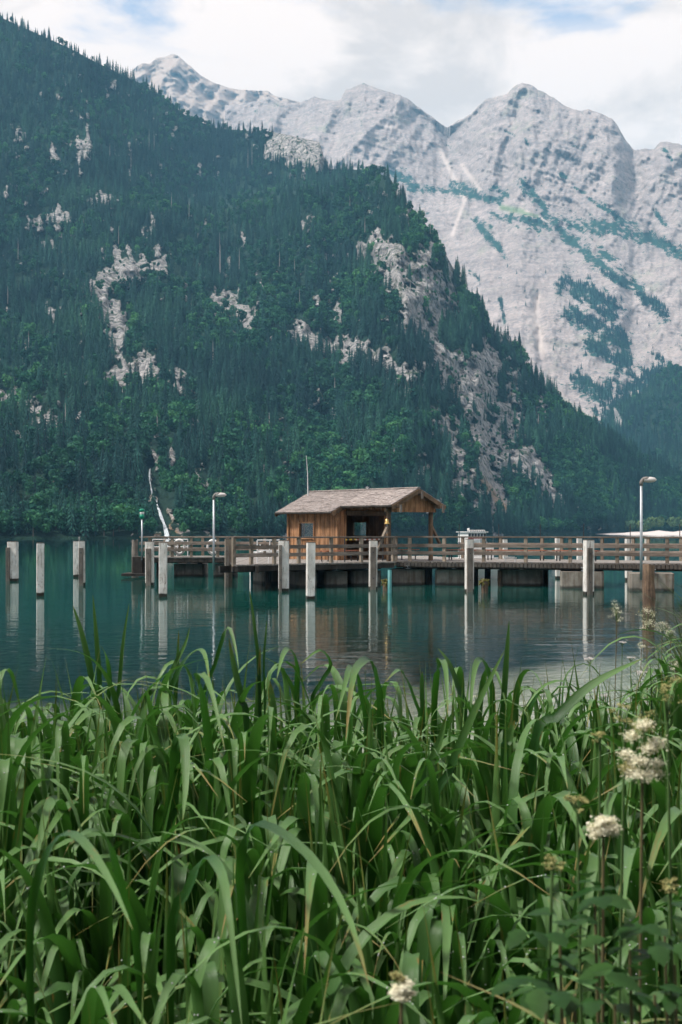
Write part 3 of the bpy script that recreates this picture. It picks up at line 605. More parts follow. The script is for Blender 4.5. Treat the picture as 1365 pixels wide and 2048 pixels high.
def forest(name, T, label, protos):
    """all trees of a distant wood that reads as one mass: instances on points"""
    n = len(T['X']); me = bpy.data.meshes.new(name); me.vertices.add(n); me.vertices.foreach_set('co', np.stack([T['X'], T['Y'], T['Z']], -1).astype(np.float32).ravel())
    for k, typ, arr in (('sc', 'FLOAT', T['sc'].astype(np.float32)), ('rot', 'FLOAT', T['rot'].astype(np.float32)), ('kind_index', 'INT', T['idx'].astype(np.int32))):
        me.attributes.new(k, typ, 'POINT').data.foreach_set('value', arr)
    o = link(bpy.data.objects.new(name, me)); ng = bpy.data.node_groups.new(name, 'GeometryNodeTree')
    ng.interface.new_socket('Geometry', in_out='INPUT', socket_type='NodeSocketGeometry'); ng.interface.new_socket('Geometry', in_out='OUTPUT', socket_type='NodeSocketGeometry')
    gi = ng.nodes.new('NodeGroupInput'); go = ng.nodes.new('NodeGroupOutput'); jn = ng.nodes.new('GeometryNodeJoinGeometry')
    def attr(nm, typ):
        a = ng.nodes.new('GeometryNodeInputNamedAttribute'); a.data_type = typ; a.inputs['Name'].default_value = nm; return a.outputs['Attribute']
    sc_, rt, ki = attr('sc', 'FLOAT'), attr('rot', 'FLOAT'), attr('kind_index', 'INT')
    cb = ng.nodes.new('ShaderNodeCombineXYZ'); ng.links.new(rt, cb.inputs[2]); sv = ng.nodes.new('ShaderNodeCombineXYZ')
    for k in range(3): ng.links.new(sc_, sv.inputs[k])
    for k, po in enumerate(protos):
        cmp_ = ng.nodes.new('FunctionNodeCompare'); cmp_.data_type = 'INT'; cmp_.operation = 'EQUAL'; ng.links.new(ki, cmp_.inputs[2]); cmp_.inputs[3].default_value = k
        oi = ng.nodes.new('GeometryNodeObjectInfo'); oi.inputs['Object'].default_value = po; oi.inputs['As Instance'].default_value = True
        ip = ng.nodes.new('GeometryNodeInstanceOnPoints'); ng.links.new(gi.outputs[0], ip.inputs['Points']); ng.links.new(cmp_.outputs[0], ip.inputs['Selection']); ng.links.new(oi.outputs['Geometry'], ip.inputs['Instance'])
        ng.links.new(cb.outputs[0], ip.inputs['Rotation']); ng.links.new(sv.outputs[0], ip.inputs['Scale']); ng.links.new(ip.outputs[0], jn.inputs[0])
    ng.links.new(jn.outputs[0], go.inputs[0]); md = o.modifiers.new('scatter', 'NODES'); md.node_group = ng
    return props(o, label, kind='stuff')
PROTO = [bpy.data.objects.new('crown_shape', me) for me in SPR + BRD + WIL]

tA = tree_points(A, 22000, (-230, 1560), 1.28, rockA, 3, keep_rock=0.20, wpow=1.1, conif=lambda p, y: 0.06 + 0.22 * sstep(560, 300, y) + 0.16 * sstep(700, 1000, p) * sstep(960, 800, y) - 0.12 * sstep(780, 1000, y) - 0.28 * np.exp(-((y - innerY(p) - 15) / 40.0) ** 2))
tS = tree_points(A, 900, (-230, 1560), 1.25, 0 * rockA, 13, conif=lambda p, y: -0.12 + 0 * p, vmax=0.022, wpow=0.5)
tA = {k: np.concatenate([tA[k], tS[k]]) for k in tA}
tA['sc'] = tA['sc'] * (1.0 - 0.06 * sstep(600, 200, tA['y']) - 0.30 * sstep(880, 1040, tA['y']))
tA['idx'] = np.where(tA['spruce'], tA['var'], tA['var'] + 6)
keep = ~((np.abs(tA['px'] - np.interp(tA['y'], [925, 1010, 1070], [300, 318, 338])) < 17 + 5 * sstep(1000, 1070, tA['y'])) & (tA['y'] > 925))
tA = {k: a[keep] for k, a in tA.items()}
# the trees that show largest stand along the far shore: these are individuals
order = np.argsort(-(tA['sc'] / tA['Y'] * np.where((tA['px'] > -15) & (tA['px'] < 1380), 1, 0) * np.where(tA['spruce'], 1.0, 0.92)))
sel = order[:290]; rest = order[290:]
def tree_zone(px):
    for lim, w in ((60, 'behind the two leftmost piles'), (180, 'behind the third pile from the left'), (290, 'left of the green beacon'), (420, 'between the waterfall and the left lamp post'), (550, 'between the left lamp post and the cabin'),
                   (680, 'straight behind the cabin room'), (890, 'straight behind the cabin porch'), (1000, 'behind the passenger boat'), (1170, 'between the boat and the far gravel beach'), (9999, 'above the far gravel beach')):
        if px < lim: return w
for k in sel:
    sp = bool(tA['spruce'][k])
    e = empty('spruce_tree' if sp else 'broadleaf_tree', (tA['X'][k], tA['Y'][k], tA['Z'][k]),
              ('dark pointed spruce' if sp else 'round leafy tree') + ' on the far lake shore, ' + tree_zone(tA['px'][k]),
              'tree', 'spruces along the far shore' if sp else 'broadleaf trees along the far shore')
    e.scale = (float(tA['sc'][k]),) * 3; e.rotation_euler.z = float(tA['rot'][k])
    for nm, me in (('trunk', TRS if sp else TRB), ('crown', (SPR if sp else BRD)[int(tA['var'][k])])):
        c = link(bpy.data.objects.new(nm, me)); c.parent = e
forest('forest', {k: a[rest] for k, a in tA.items()}, 'dense mixed forest covering the steep slope across the lake', PROTO)

tC = tree_points(C, 5200, (1030, 1600), 1.25, rockC, 5, conif=lambda p, y: 0.25 + 0 * p)
tC['idx'] = np.where(tC['spruce'], tC['var'], tC['var'] + 6)
forest('forest', tC, 'hazy forest on the lower hill at the head of the lake', PROTO)
tB = tree_points(B, 5000, (900, 1500), 0.8, 0 * vegB, 6, conif=lambda p, y: 1.0 + 0 * p, vmax=0.62, veg=vegB * (B.YP > 520))
tB['idx'] = tB['var']
forest('forest', tB, 'sparse spruce forest clinging to the grey massif', PROTO)
rng = np.random.RandomState(9); wv = []
for k in range(90):
    p = rng.uniform(1050, 1420); d = rng.uniform(930, 1000); wv.append(((p - 682.5) / F * d, d, 0.6 + (3.0 if p > 1300 else 0)))
wv = np.array(wv); forest('shrubs', dict(X=wv[:, 0], Y=wv[:, 1], Z=wv[:, 2], sc=rng.uniform(0.7, 1.7, 90), rot=rng.uniform(0, 6, 90), idx=rng.randint(12, 14, 90)), 'pale willow scrub behind the far gravel beach', PROTO)

# pale dead trunks that stand out on the slope
snag_px = [(441, 545, 60), (300, 300, 30), (885 / 2, 545, 40), (222, 330, 30), (428, 730, 34), (387, 745, 28), (505, 330, 34), (497, 335, 30), (310, 300, 26), (264, 340, 30), (318, 870, 30), (5, 900, 44), (136, 850, 30), (62, 700, 26), (670, 790, 24), (380, 440, 30), (40, 520, 30), (540, 860, 24), (405, 985, 20), (300, 870, 18),
           (860, 470, 22), (820, 590, 20), (345, 420, 24), (240, 490, 26), (590, 560, 30), (600, 620, 30), (480, 540, 30), (560, 540, 26), (700, 430, 26), (730, 470, 24), (1075, 850, 16), (1000, 880, 16), (660, 720, 24), (170, 470, 22), (20, 610, 26), (530, 960, 20), (810, 800, 20)]
from bisect import bisect
def snag_mesh(seed):
    rg = random.Random(seed); mb = MB().tube([(0, 0, -1), (0.05, 0, 4), (0.0, 0.05, 9)], [0.24, 0.18, 0.05], 6)
    for k in range(9):
        z = rg.uniform(3, 8.4); a = rg.uniform(0, 6.3); l = rg.uniform(0.4, 1.1) * (1.3 - z / 10); mb.tube([(0, 0, z), (l * math.cos(a), l * math.sin(a), z - 0.15)], [0.05, 0.02], 4)
    me = bpy.data.meshes.new('dead_tree'); me.from_pydata(mb.v, [], mb.f); me.materials.append(M['deadwood']); return me
SN = [snag_mesh(k) for k in range(3)]
for k, (p, y, hpx) in enumerate(snag_px):
    yf, yc = float(footA(np.array(p))), float(crestA(np.array(p))); v = (yf - y) / (yf - yc)
    if not 0.01 < v < 0.99: continue
    g = A.sample(np.array([p], float), np.array([v])); o = link(bpy.data.objects.new('dead_tree', SN[k % 3])); o.location = (g(A.X)[0], g(A.Y)[0] - 6, g(A.Z)[0] + 1)
    o.scale = (1.1, 1.1, hpx * g(A.Y)[0] / F / 9.0 * 1.25); props(o, 'bleached bare dead trunk standing among the green trees on the slope', 'dead tree', 'dead trees on the wooded slope')

# waterfall in its gorge
wf = []
path = [(300, 938), (299, 955), (302, 972), (304, 985), (311, 1000), (314, 1011), (319, 1020), (323, 1035), (328, 1048), (331, 1058), (334, 1070), (335, 1076)]
wv = []
for k, (p, y) in enumerate(path):
    yf, yc = float(footA(np.array(p))), float(crestA(np.array(p))); v = max(0.001, (yf - y) / (yf - yc)); g = A.sample(np.array([p], float), np.array([v])); Yd = g(A.Y)[0] - 5.5
    w = (1.3 + 2.2 * k / 11 + 0.8 * math.sin(k * 2.1))
    c = at(p, y, Yd)
    for s_, dy in ((-0.5, 0.3), (-0.15, -0.3), (0.2, -0.25), (0.5, 0.3)): wv.append((c.x + s_ * w * 0.36, c.y + dy, c.z + 0.3 * math.sin(k * 1.3 + s_ * 5)))
m, t, b, o = new_mat('falling_water'); P = node(t, 'ShaderNodeNewGeometry').outputs['Position']; n = noise_n(t, mapping(t, P, (3, 3, 0.5)), 1.0, 5, 0.7)
setin(t, b, Base_Color=mixc(t, ramp(t, n, [(0.38, 0.0), (0.6, 1.0)]), (0.16, 0.20, 0.22), (0.62, 0.67, 0.70)), Roughness=0.6); M['fall'] = m
wo = link(bpy.data.objects.new('waterfall', np_mesh('waterfall', np.array(wv) - np.array([0, 0, 0]), grid_faces(12, 4), [M['fall']]))); props(wo, 'thin white waterfall dropping to the lake between ochre rocks', 'waterfall')

# ------------------------------------------------------------------ the pier
ZD, ZR = 1.01, 2.03
PA, PB, PC_, PD = (-4.05, 53.6), (2.25, 59.2), (2.32, 59.9), (16.0, 54.2)
PE, PF, PG, PH, PI_, PJ = (16.0, 59.6), (5.5, 66.0), (4.5, 72.5), (-9.75, 73.2), (-9.75, 70.0), (-5.6, 69.6)
def ray(px, p, q):                # where the bearing of a photograph column meets the line p-q in plan
    k = (px - 682.5) / F; dx, dy = q[0] - p[0], q[1] - p[1]
    t_ = (k * p[1] - p[0]) / (dx - k * dy); return Vector((p[0] + t_ * dx, p[1] + t_ * dy, 0))
lo = curve([PI_, PJ, PA, PB, PC_, PD]); hi = curve([PH, PG, PF, PE])
pier = empty('pier', (0, 60, 0), 'weathered wooden landing pier on concrete footings across the lake water', 'pier')
mb = MB(); x = -9.75
while x < 16.0:
    xm = x + 0.07; a_, b_ = float(lo(xm)), float(hi(xm)); jit = random.uniform(-0.03, 0.03)
    mb.box((xm, (a_ + b_) / 2 + jit, ZD - 0.03 + random.uniform(-0.006, 0.006)), (0.138, b_ - a_, 0.06)); x += 0.15
deck = mb.build('deck', M['deckw'], pier); deck['kind'] = 'stuff'
def off(p, q, d):                 # move a plan line sideways (positive = away from the camera)
    n = Vector((-(q[1] - p[1]), q[0] - p[0], 0)).normalized() * d; return (p[0] + n.x, p[1] + n.y), (q[0] + n.x, q[1] + n.y)
for p, q, sg in ((PA, PB, 1), (PC_, PD, 1), (PI_, PJ, 1), (PJ, PA, -1)):
    for inset, zt, hh in ((0.10, ZD - 0.065, 0.20), (0.9, ZD - 0.065, 0.26)):
        a_, b_ = off(p, q, inset * (1 if sg > 0 else 1))
        MB().beam((*a_, zt - hh / 2), (*b_, zt - hh / 2), 0.12, hh).build('edge_beam', M['beam'], pier)
mb = MB()
x = 2.4
while x < 16:                     # grey plank ends along the right-hand edge
    yy = float(lo(x)); mb.box((x, yy - 0.02, ZD - 0.115), (0.125, 0.05, 0.21 + random.uniform(-0.03, 0.01))); x += 0.15
pe = mb.build('plank_ends', M['strip'], pier); pe['kind'] = 'stuff'
# concrete footings: front face bearing range and base line
for p0, p1, yb, zt in ((345, 391, 1153, 0.62), (424, 452, 1154, 0.62), (507, 527, 1168, 0.60), (575, 600, 1175, 0.62), (631, 662, 1173, 0.62), (686, 730, 1171, 0.62), (787, 838, 1170, 0.66), (876, 932, 1171, 0.66), (1003, 1074, 1172, 0.66), (1127, 1196, 1177, 0.66), (1267, 1336, 1182, 0.66), (1400, 1450, 1186, 0.66)):
    d = on_water(yb); a_, b_ = at(p0, yb, d), at(p1, yb, d); w = b_.x - a_.x; dp = 2.4
    c = Vector(((a_.x + b_.x) / 2 + 0.25, d + dp / 2, (zt - 1.2) / 2)); rot = -0.16 if p0 > 780 else 0.25 if p0 > 480 else 0.0
    MB().box(c, (w + 0.35, dp, zt + 1.2), rot, 0.09).build('concrete_footing', M['concrete'], pier)
    s_ = MB(); zc = (zt + ZD - 0.33) / 2; s_.box((c.x, d + 0.9, zt + 0.05), (0.16, 2.6, 0.012), rot).box((c.x, d + 0.9, zt + 0.10), (0.014, 2.6, 0.10), rot).box((c.x, d + 0.9, zt + 0.155), (0.16, 2.6, 0.012), rot)
    s_.build('steel_joist', M['metal'], pier)
def railing(p, q, posts, zr=ZR, ends=None, inset=0.14, up=0.0):
    a_, b_ = off(p, q, inset); e0, e1 = [ray(e, a_, b_) for e in ends]
    for px in posts:
        c = ray(px, a_, b_); MB().box((c.x, c.y, (ZD + zr) / 2 - 0.1), (0.135, 0.115, zr - ZD + 0.16), math.atan2(b_[1] - a_[1], b_[0] - a_[0]), 0.008).build('railing_post', M['post'], pier)
    n = Vector((b_[1] - a_[1], -(b_[0] - a_[0]), 0)).normalized() * 0.075
    MB().beam(e0 + Vector((0, 0, zr)), e1 + Vector((0, 0, zr)), 0.17, 0.06, 0.006).build('handrail', M['rail'], pier)
    for z in (ZD + 0.655, ZD + 0.345): MB().beam(e0 + n + Vector((0, 0, z + random.uniform(-.01, .01))), e1 + n + Vector((0, 0, z + random.uniform(-.015, .015))), 0.04, 0.145, 0.004).build('rail', M['rail'], pier)
railing(PA, PB, (468, 503, 549, 598, 663, 723, 787), ends=(466, 791))
railing(PC_, PD, (792, 820, 889, 968, 1052, 1141, 1235, 1335, 1440), ends=(789, 1460))
railing(PI_, PJ, (300, 345, 383, 436, 456), zr=1.97, ends=(280, 458))
railing(PH, PG, (330, 406, 470, 530), zr=1.97, ends=(288, 560), inset=-0.2)
railing((5.5, 66), (16, 59.6), (926, 1002, 1085, 1124, 1205, 1267, 1297, 1363), zr=2.0, ends=(922, 1450), inset=-0.2)
# thin dark rods standing up from the rear railing
for px in (919, 998, 1081, 1168, 1261, 1360):
    c = ray(px, (5.5, 65.9), (16, 59.5)); MB().tube([(c.x, c.y, ZD), (c.x, c.y, CH + 13.0 * c.y / F)], 0.018, 6).build('pole', M['darkmetal'], pier)
def dk_(px, d): return ((px - 682.5) / F * d, d, 0)
# teal mooring pipes under the deck
for px, yb in ((504, 1176), (780, 1187)):
    d = on_water(yb); c = at(px, yb, d); w = 0.05 if px < 600 else 0.075
    MB().tube([(c.x, c.y, -1.5), (c.x, c.y, 0.86)], w, 10).build('support_pipe', M['teal'], pier, smooth=True)
for px, dd in ((318, 71), (400, 71.5), (536, 57.5), (612, 59), (668, 60.5), (745, 61.5), (843, 61.5), (858, 60.6), (950, 60.4), (975, 61),  (1090, 60.2)):
    c = Vector(dk_(px, dd)); MB().tube([(c.x, c.y, -1.6), (c.x + .02, c.y, ZD - 0.3)], [0.15, 0.13], 9).build('support_log', M['beam'], pier)
# low stone-and-timber stage at the outer left end
mb = MB(); mb.box((-10.0, 70.6, 0.55), (0.55, 1.6, 0.9), 0, 0.05).box((-10.05, 70.3, 0.14), (1.3, 2.2, 0.12)).build('end_stage', M['beam'], pier)

# ------------------------------------------------------------------ the waiting cabin
r0 = Vector((3.28, 60.0, 0)); rv = Vector((-1.40 - 3.28, 6.0, 0)); rl = rv.length; ru = rv / rl            # ridge, from the open gable back
wu = Vector((-.788, -.615, 0))                                                                                # towards the front eave
RZ, SL = 4.09, 0.485
def cab(t_, w, z): return r0 + ru * (t_ * rl) + wu * w + Vector((0, 0, z))
def rz_at(w): return RZ - SL * abs(w)
cabin = empty('boat_cabin', tuple(cab(0.5, 0, ZD)), 'brown timber waiting cabin with shingle roof on the pier', 'cabin')
T0, T1, TL = 0.47, 0.934, 1.0           # end wall with the opening, far wall, roof end
WF, WB_ = 1.58, -1.30
def plank_wall(a_, b_, z0, ztop, holes, wd=0.165, mat='board', name='wall_plank', th=0.03):
    """vertical boards from plan point a_ to b_, standing proud of one another; holes = (s0, s1, z0, z1)"""
    d = b_ - a_; L = d.length; u = d / L; n = Vector((u.y, -u.x, 0)); s_ = 0.0; k = 0
    while s_ < L - 0.02:
        w = min(wd * random.uniform(0.85, 1.15), L - s_); m_ = s_ + w / 2; zt = ztop(m_) if callable(ztop) else ztop
        segs_ = [(z0, zt)]
        for h0, h1, g0, g1 in holes:
            if m_ > h0 and m_ < h1: segs_ = [q for a2, b2 in segs_ for q in ((a2, min(b2, g0)), (max(a2, g1), b2)) if q[1] - q[0] > 0.03]
        for a2, b2 in segs_:
            c = a_ + u * m_ + n * (0.016 * (k % 2)); MB().obox((c.x, c.y, (a2 + b2) / 2), u * (w / 2 - 0.008 + 0.012 * (k % 2)), n * th / 2, Vector((0, 0, (b2 - a2) / 2))).build(name, M[mat], cabin)
        s_ += w; k += 1
def frame(a_, b_, s0, s1, z0, z1, wd=0.07, mat='board', glass=True, name='window'):
    d = (b_ - a_); u = d.normalized(); n = Vector((u.y, -u.x, 0)); f = MB(); o_ = n * 0.03
    P_ = lambda s_, z: a_ + u * s_ + Vector((0, 0, z)) + o_
    for s_ in (s0, s1): f.beam(P_(s_, z0 - wd), P_(s_, z1 + wd), 0.09, wd, up=tuple(u))
    for z in (z0, z1): f.beam(P_(s0 + wd / 2, z), P_(s1 - wd / 2, z), 0.085, wd)
    fo = f.build(name, M[mat], cabin)
    if glass: MB().obox((P_((s0 + s1) / 2, (z0 + z1) / 2) - o_), u * (s1 - s0) / 2, n * 0.004, Vector((0, 0, (z1 - z0) / 2))).build('pane', M['glass'], fo)
eave_f = rz_at(WF) - 0.10
a_, b_ = cab(T0, WF, 0), cab(T1, WF, 0)                    # front wall, from its right corner to its left corner (normal faces the shore)
L = (b_ - a_).length
wL = lambda px: (ray(px, (a_.x, a_.y), (b_.x, b_.y)) - a_).length
w1, w0 = wL(600), wL(630); zt_, zb_ = 2.66, 1.95
plank_wall(b_, a_, ZD, eave_f, [(L - w1, L - w0, zb_, zt_)])
frame(b_, a_, L - w1, L - w0, zb_, zt_)
c_, d_ = cab(T0, WF, 0), cab(T0, WB_, 0)                   # end wall with the wide opening, seen under the porch
Le = (d_ - c_).length; eL = lambda px: (ray(px, (c_.x, c_.y), (d_.x, d_.y)) - c_).length
o0, o1 = eL(695), min(eL(767), Le - 0.1)
endtop = lambda s_: rz_at(WF - s_) - 0.10
plank_wall(c_, d_, ZD, endtop, [(o0, o1, ZD + 0.0, 3.02)])
u_e = (d_ - c_).normalized(); n_e = Vector((u_e.y, -u_e.x, 0))
MB().beam(c_ + u_e * (o0 - 0.1) + n_e * 0.06 + Vector((0, 0, 3.06)), c_ + u_e * (o1 + 0.08) + n_e * 0.06 + Vector((0, 0, 3.06)), 0.09, 0.20, 0.01).build('lintel', M['timber'], cabin)
e_, f_ = cab(T1, WF, 0), cab(T1, WB_, 0)                   # far end wall with its window
Lf = (f_ - e_).length; fL = lambda px: (ray(px, (e_.x, e_.y), (f_.x, f_.y)) - e_).length
f0, f1 = fL(607), fL(640); zf1 = CH + 22 * 65.5 / F; zf0 = CH - 16 * 65.5 / F
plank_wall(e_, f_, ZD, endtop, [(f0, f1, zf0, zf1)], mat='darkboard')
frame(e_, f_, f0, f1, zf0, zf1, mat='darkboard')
h_, i_ = cab(T0, WB_, 0), cab(T1, WB_, 0)                  # back wall, its window lines up with the front one
Lb = (i_ - h_).length; bL = lambda px: (ray(px, (h_.x, h_.y), (i_.x, i_.y)) - h_).length
q0, q1 = sorted((bL(706), bL(734)))
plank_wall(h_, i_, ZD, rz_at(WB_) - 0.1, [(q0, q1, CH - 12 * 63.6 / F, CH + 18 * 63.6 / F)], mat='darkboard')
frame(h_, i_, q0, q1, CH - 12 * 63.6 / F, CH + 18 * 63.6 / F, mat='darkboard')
# corner posts
for t_, w in ((T0, WF), (T1, WF), (T0, WB_), (T1, WB_)):
    c = cab(t_ - (0.006 if t_ == T0 else -0.006), w + (0.02 if w > 0 else -0.02), 0); zt2 = rz_at(w) - 0.12
    MB().obox((c.x, c.y, (ZD + zt2) / 2), ru * 0.06, wu * 0.06, Vector((0, 0, (zt2 - ZD) / 2))).build('corner_post', M['board' if w > 0 else 'timber'], cabin)
MB().obox(tuple(cab((T0 + T1) / 2, (WF + WB_) / 2, ZD + 0.03)), ru * ((T1 - T0) * rl / 2 - .05), wu * ((WF - WB_) / 2 - .05), Vector((0, 0, 0.02))).build('floor', M['darkboard'], cabin)
# porch: four posts, plates, gable boards, braces
for t_, w in ((0.075, 1.18), (0.075, -1.18)):
    c = cab(t_, w, 0); zt2 = rz_at(w) - 0.28; MB().obox((c.x, c.y, (ZD + zt2) / 2), ru * 0.075, wu * 0.075, Vector((0, 0, (zt2 - ZD) / 2)), 0.012).build('porch_post', M['timber'], cabin)
for w in (1.18, -1.18): MB().beam(cab(-0.02, w, rz_at(w) - 0.20), cab(T0 - 0.01, w, rz_at(w) - 0.20), 0.15, 0.16, 0.012).build('wall_plate', M['timber'], cabin)
MB().beam(cab(0.07, 1.4, rz_at(1.18) - 0.36), cab(0.07, -1.4, rz_at(1.18) - 0.36), 0.14, 0.15, 0.01).build('tie_beam', M['timber'], cabin)
a_, b_ = cab(0.045, 1.22, 0), cab(0.045, -1.22, 0)
gz = lambda s_: rz_at(1.22 - s_) - 0.16
plank_wall(a_, b_, rz_at(1.18) - 0.44, gz, [], 0.15, 'board', 'gable_plank')
# slanting braces that run from the porch posts down to the deck edge
MB().beam(cab(0.075, 1.24, 2.46), ray(752, (PA[0], PA[1] - .3), (PB[0], PB[1] - .3)) + Vector((0, 0, 1.36)), 0.10, 0.14, 0.01).build('brace', M['post'], cabin)
bb = at(882, 1092, 63.0); MB().beam(cab(0.075, -1.24, 2.46), bb, 0.10, 0.14, 0.01).build('brace', M['timber'], cabin)
# roof: two slopes of boarding carrying rows of split shingles; the front slope reaches lower beside the room
def slope(sign, t_a, t_b, weave, name):
    nrm = Vector((wu.x * SL * sign, wu.y * SL * sign, 1)).normalized(); w0_ = -0.0
    s_ = MB(); pA, pB, pC2, pD2 = cab(t_a, 0, RZ - 0.045), cab(t_b, 0, RZ - 0.045), cab(t_b, weave * sign, RZ - SL * weave - 0.045), cab(t_a, weave * sign, RZ - SL * weave - 0.045)
    q = [pA, pB, pC2, pD2]; s_.add(q + [v - nrm * 0.04 for v in q], [(0, 1, 2, 3), (7, 6, 5, 4), (0, 4, 5, 1), (1, 5, 6, 2), (2, 6, 7, 3), (3, 7, 4, 0)])
    ro = s_.build(name, M['timber'], cabin)
    sh = MB(); rows = int(weave / 0.125); Ls = (t_b - t_a) * rl; down = Vector((wu.x * sign, wu.y * sign, -SL)).normalized()
    for r_ in range(rows + 1):
        wc = weave + 0.05 - r_ * 0.125; s2 = random.uniform(-0.1, 0)
        if wc < 0.1: break
        while s2 < Ls:
            w = random.uniform(0.10, 0.19); x0, x1 = max(0, s2), min(Ls, s2 + w - 0.008)
            if x1 - x0 > 0.03:
                lo_ = cab(t_a, wc * sign, RZ - SL * wc) + ru * x0 + nrm * random.uniform(0.0, 0.018) + down * random.uniform(-0.015, 0.02)
                up_ = lo_ - down * 0.22 - nrm * 0.032; du = ru * (x1 - x0); th = nrm * 0.022
                sh.add([lo_, lo_ + du, up_ + du, up_, lo_ + th, lo_ + du + th, up_ + du + th, up_ + th], [(4, 5, 6, 7), (0, 4, 7, 3), (1, 2, 6, 5), (0, 1, 5, 4), (3, 2, 1, 0), (2, 3, 7, 6)])
            s2 += w
    so = sh.build('shingles', M['shingle'], ro); so['kind'] = 'stuff'
    return ro
roof = slope(1, 0.0, T0 - 0.02, 1.47, 'roof_slope'); slope(1, T0 - 0.02, TL, 1.97, 'roof_slope'); slope(-1, 0.0, TL, 1.45, 'roof_slope')
MB().beam(cab(-0.004, 0, RZ + 0.03), cab(TL + 0.004, 0, RZ + 0.03), 0.16, 0.035, 0.005).build('ridge_cap', M['shingle'], cabin)
for t_, w in ((-0.006, 1.5), (-0.006, -1.47), (TL + 0.005, 2.0), (TL + 0.005, -1.47)):          # barge boards
    MB().beam(cab(t_, 0, RZ - 0.12), cab(t_, w, RZ - SL * abs(w) - 0.12), 0.04, 0.17, 0.004).build('barge_board', M['timber'], cabin)
MB().beam(cab(T0 - 0.026, 1.44, rz_at(1.44) - 0.12), cab(T0 - 0.026, 2.0, rz_at(2.0) - 0.12), 0.04, 0.17, 0.004).build('barge_board', M['timber'], cabin)
for t_a, t_b, w in ((0, T0 - 0.02, 1.48), (T0 - 0.02, TL, 1.98)): MB().tube([cab(t_a, w + .03, rz_at(w) - 0.05), cab(t_b, w + .03, rz_at(w) - 0.05)], 0.045, 8).build('gutter', M['beam'], cabin)
for t_, w in ((-0.03, 1.18), (-0.03, -1.18), (-0.03, 0.0)):                                    # carved drop ends
    c = cab(t_, w, rz_at(w) - 0.30); MB().obox(tuple(c), ru * 0.03, wu * 0.06, Vector((0, 0, 0.16)), 0.02).build('carved_drop', M['strip'], cabin)
ri = 0.1
while ri < T0: # rafters under the porch eave
    MB().beam(cab(ri, 0.1, RZ - 0.16), cab(ri, 1.44, rz_at(1.44) - 0.15), 0.07, 0.10).build('rafter', M['timber'], cabin); ri += 0.085
# aerial on the roof
c = at(616.5, 990, 65.5); MB().tube([(c.x, c.y, 3.6), (c.x - 0.02, c.y, 4.9), (at(613, 911, 65.5).x, c.y, at(613, 911, 65.5).z)], [0.022, 0.016, 0.008], 6).build('aerial', M['whitetube'], cabin)
# bell hanging at the porch
c = at(774.5, 1044, 59.6); bell = empty('bell', tuple(c), 'small brass bell with a white rope hanging from the cabin porch', 'bell')
MB().lathe(c, [(0.02, 0.14), (0.06, 0.12), (0.075, 0.02), (0.12, -0.07), (0.125, -0.09), (0.10, -0.09)], 12).build('bell_body', M['brass'], bell, smooth=True)
MB().beam(c + Vector((0, 0, 0.12)), c + Vector((0.16, 0.1, 0.20)), 0.03, 0.03).build('bracket', M['darkmetal'], bell)
MB().tube([c + Vector((0, 0, -0.05)), c + Vector((0.01, 0, -0.45))], 0.014, 6).build('rope', M['whitetube'], bell)

# benches along the deck
def bench(pa, pb, label, back=True):
    pa, pb = Vector(pa), Vector(pb); u = (pb - pa).normalized(); n = Vector((-u.y, u.x, 0)); L = (pb - pa).length
    e = empty('bench', (pa.x, pa.y, ZD), label, 'bench', 'benches on the pier deck'); z = ZD + 0.44
    for k in range(3): MB().beam(pa + n * (0.13 * k) + Vector((0, 0, z)), pb + n * (0.13 * k) + Vector((0, 0, z)), 0.11, 0.04, 0.005).build('seat_slat', M['bench'], e)
    if back:
        for k in range(2): MB().beam(pa + n * 0.42 + Vector((0, 0, z + 0.22 + 0.15 * k)), pb + n * 0.42 + Vector((0, 0, z + 0.22 + 0.15 * k)), 0.03, 0.10).build('back_slat', M['bench'], e)
    for s_ in (0.2, L - 0.2):
        c = pa + u * s_; f = MB(); f.beam(c + Vector((0, 0, ZD)), c + Vector((0, 0, z - .02)), 0.05, 0.05).beam(c + n * 0.36 + Vector((0, 0, ZD)), c + n * 0.4 + Vector((0, 0, z + (0.42 if back else -.02))), 0.05, 0.05)
        f.build('leg', M['darkmetal'], e)
def dk(px, d): return ((px - 682.5) / F * d, d, 0)
bench(dk(650, 58.6), dk(722, 60.2), 'red-brown slatted bench in front of the cabin opening', False)
bench(dk(797, 62.5), dk(838, 63.2), 'short red-brown bench under the right porch post', False)
bench(dk(890, 62.3), dk(950, 61.8), 'red-brown bench beside the cabin, left of the longer benches', False)
bench(dk(968, 62.0), dk(1090, 60.6), 'long red-brown bench behind the right railing, right of the strip pile', False)
bench(dk(1105, 60.2), dk(1195, 59.2), 'red-brown bench without backrest farthest right on the deck', False)
# striped barrier bars
c0, c1 = dk(690, 58.4), dk(766, 60.0); e = empty('barrier_bar', (c0[0], c0[1], 1.92), 'yellow and black striped barrier bar across the cabin opening', 'barrier')
for a2, b2, mt in ((0.0, 0.28, 'tape'), (0.28, 1.0, 'tape2')):
    p_, q_ = Vector(c0).lerp(Vector(c1), a2) + Vector((0, 0, 1.92)), Vector(c0).lerp(Vector(c1), b2) + Vector((0, 0, 1.93)); MB().beam(p_, q_, 0.03, 0.055).build('bar', M[mt], e)
for f_ in (0.0, 1.0): p_ = Vector(c0).lerp(Vector(c1), f_); MB().tube([p_ + Vector((0, 0, ZD)), p_ + Vector((0, 0, 1.97))], 0.025, 8).build('post', M['darkmetal'], e)
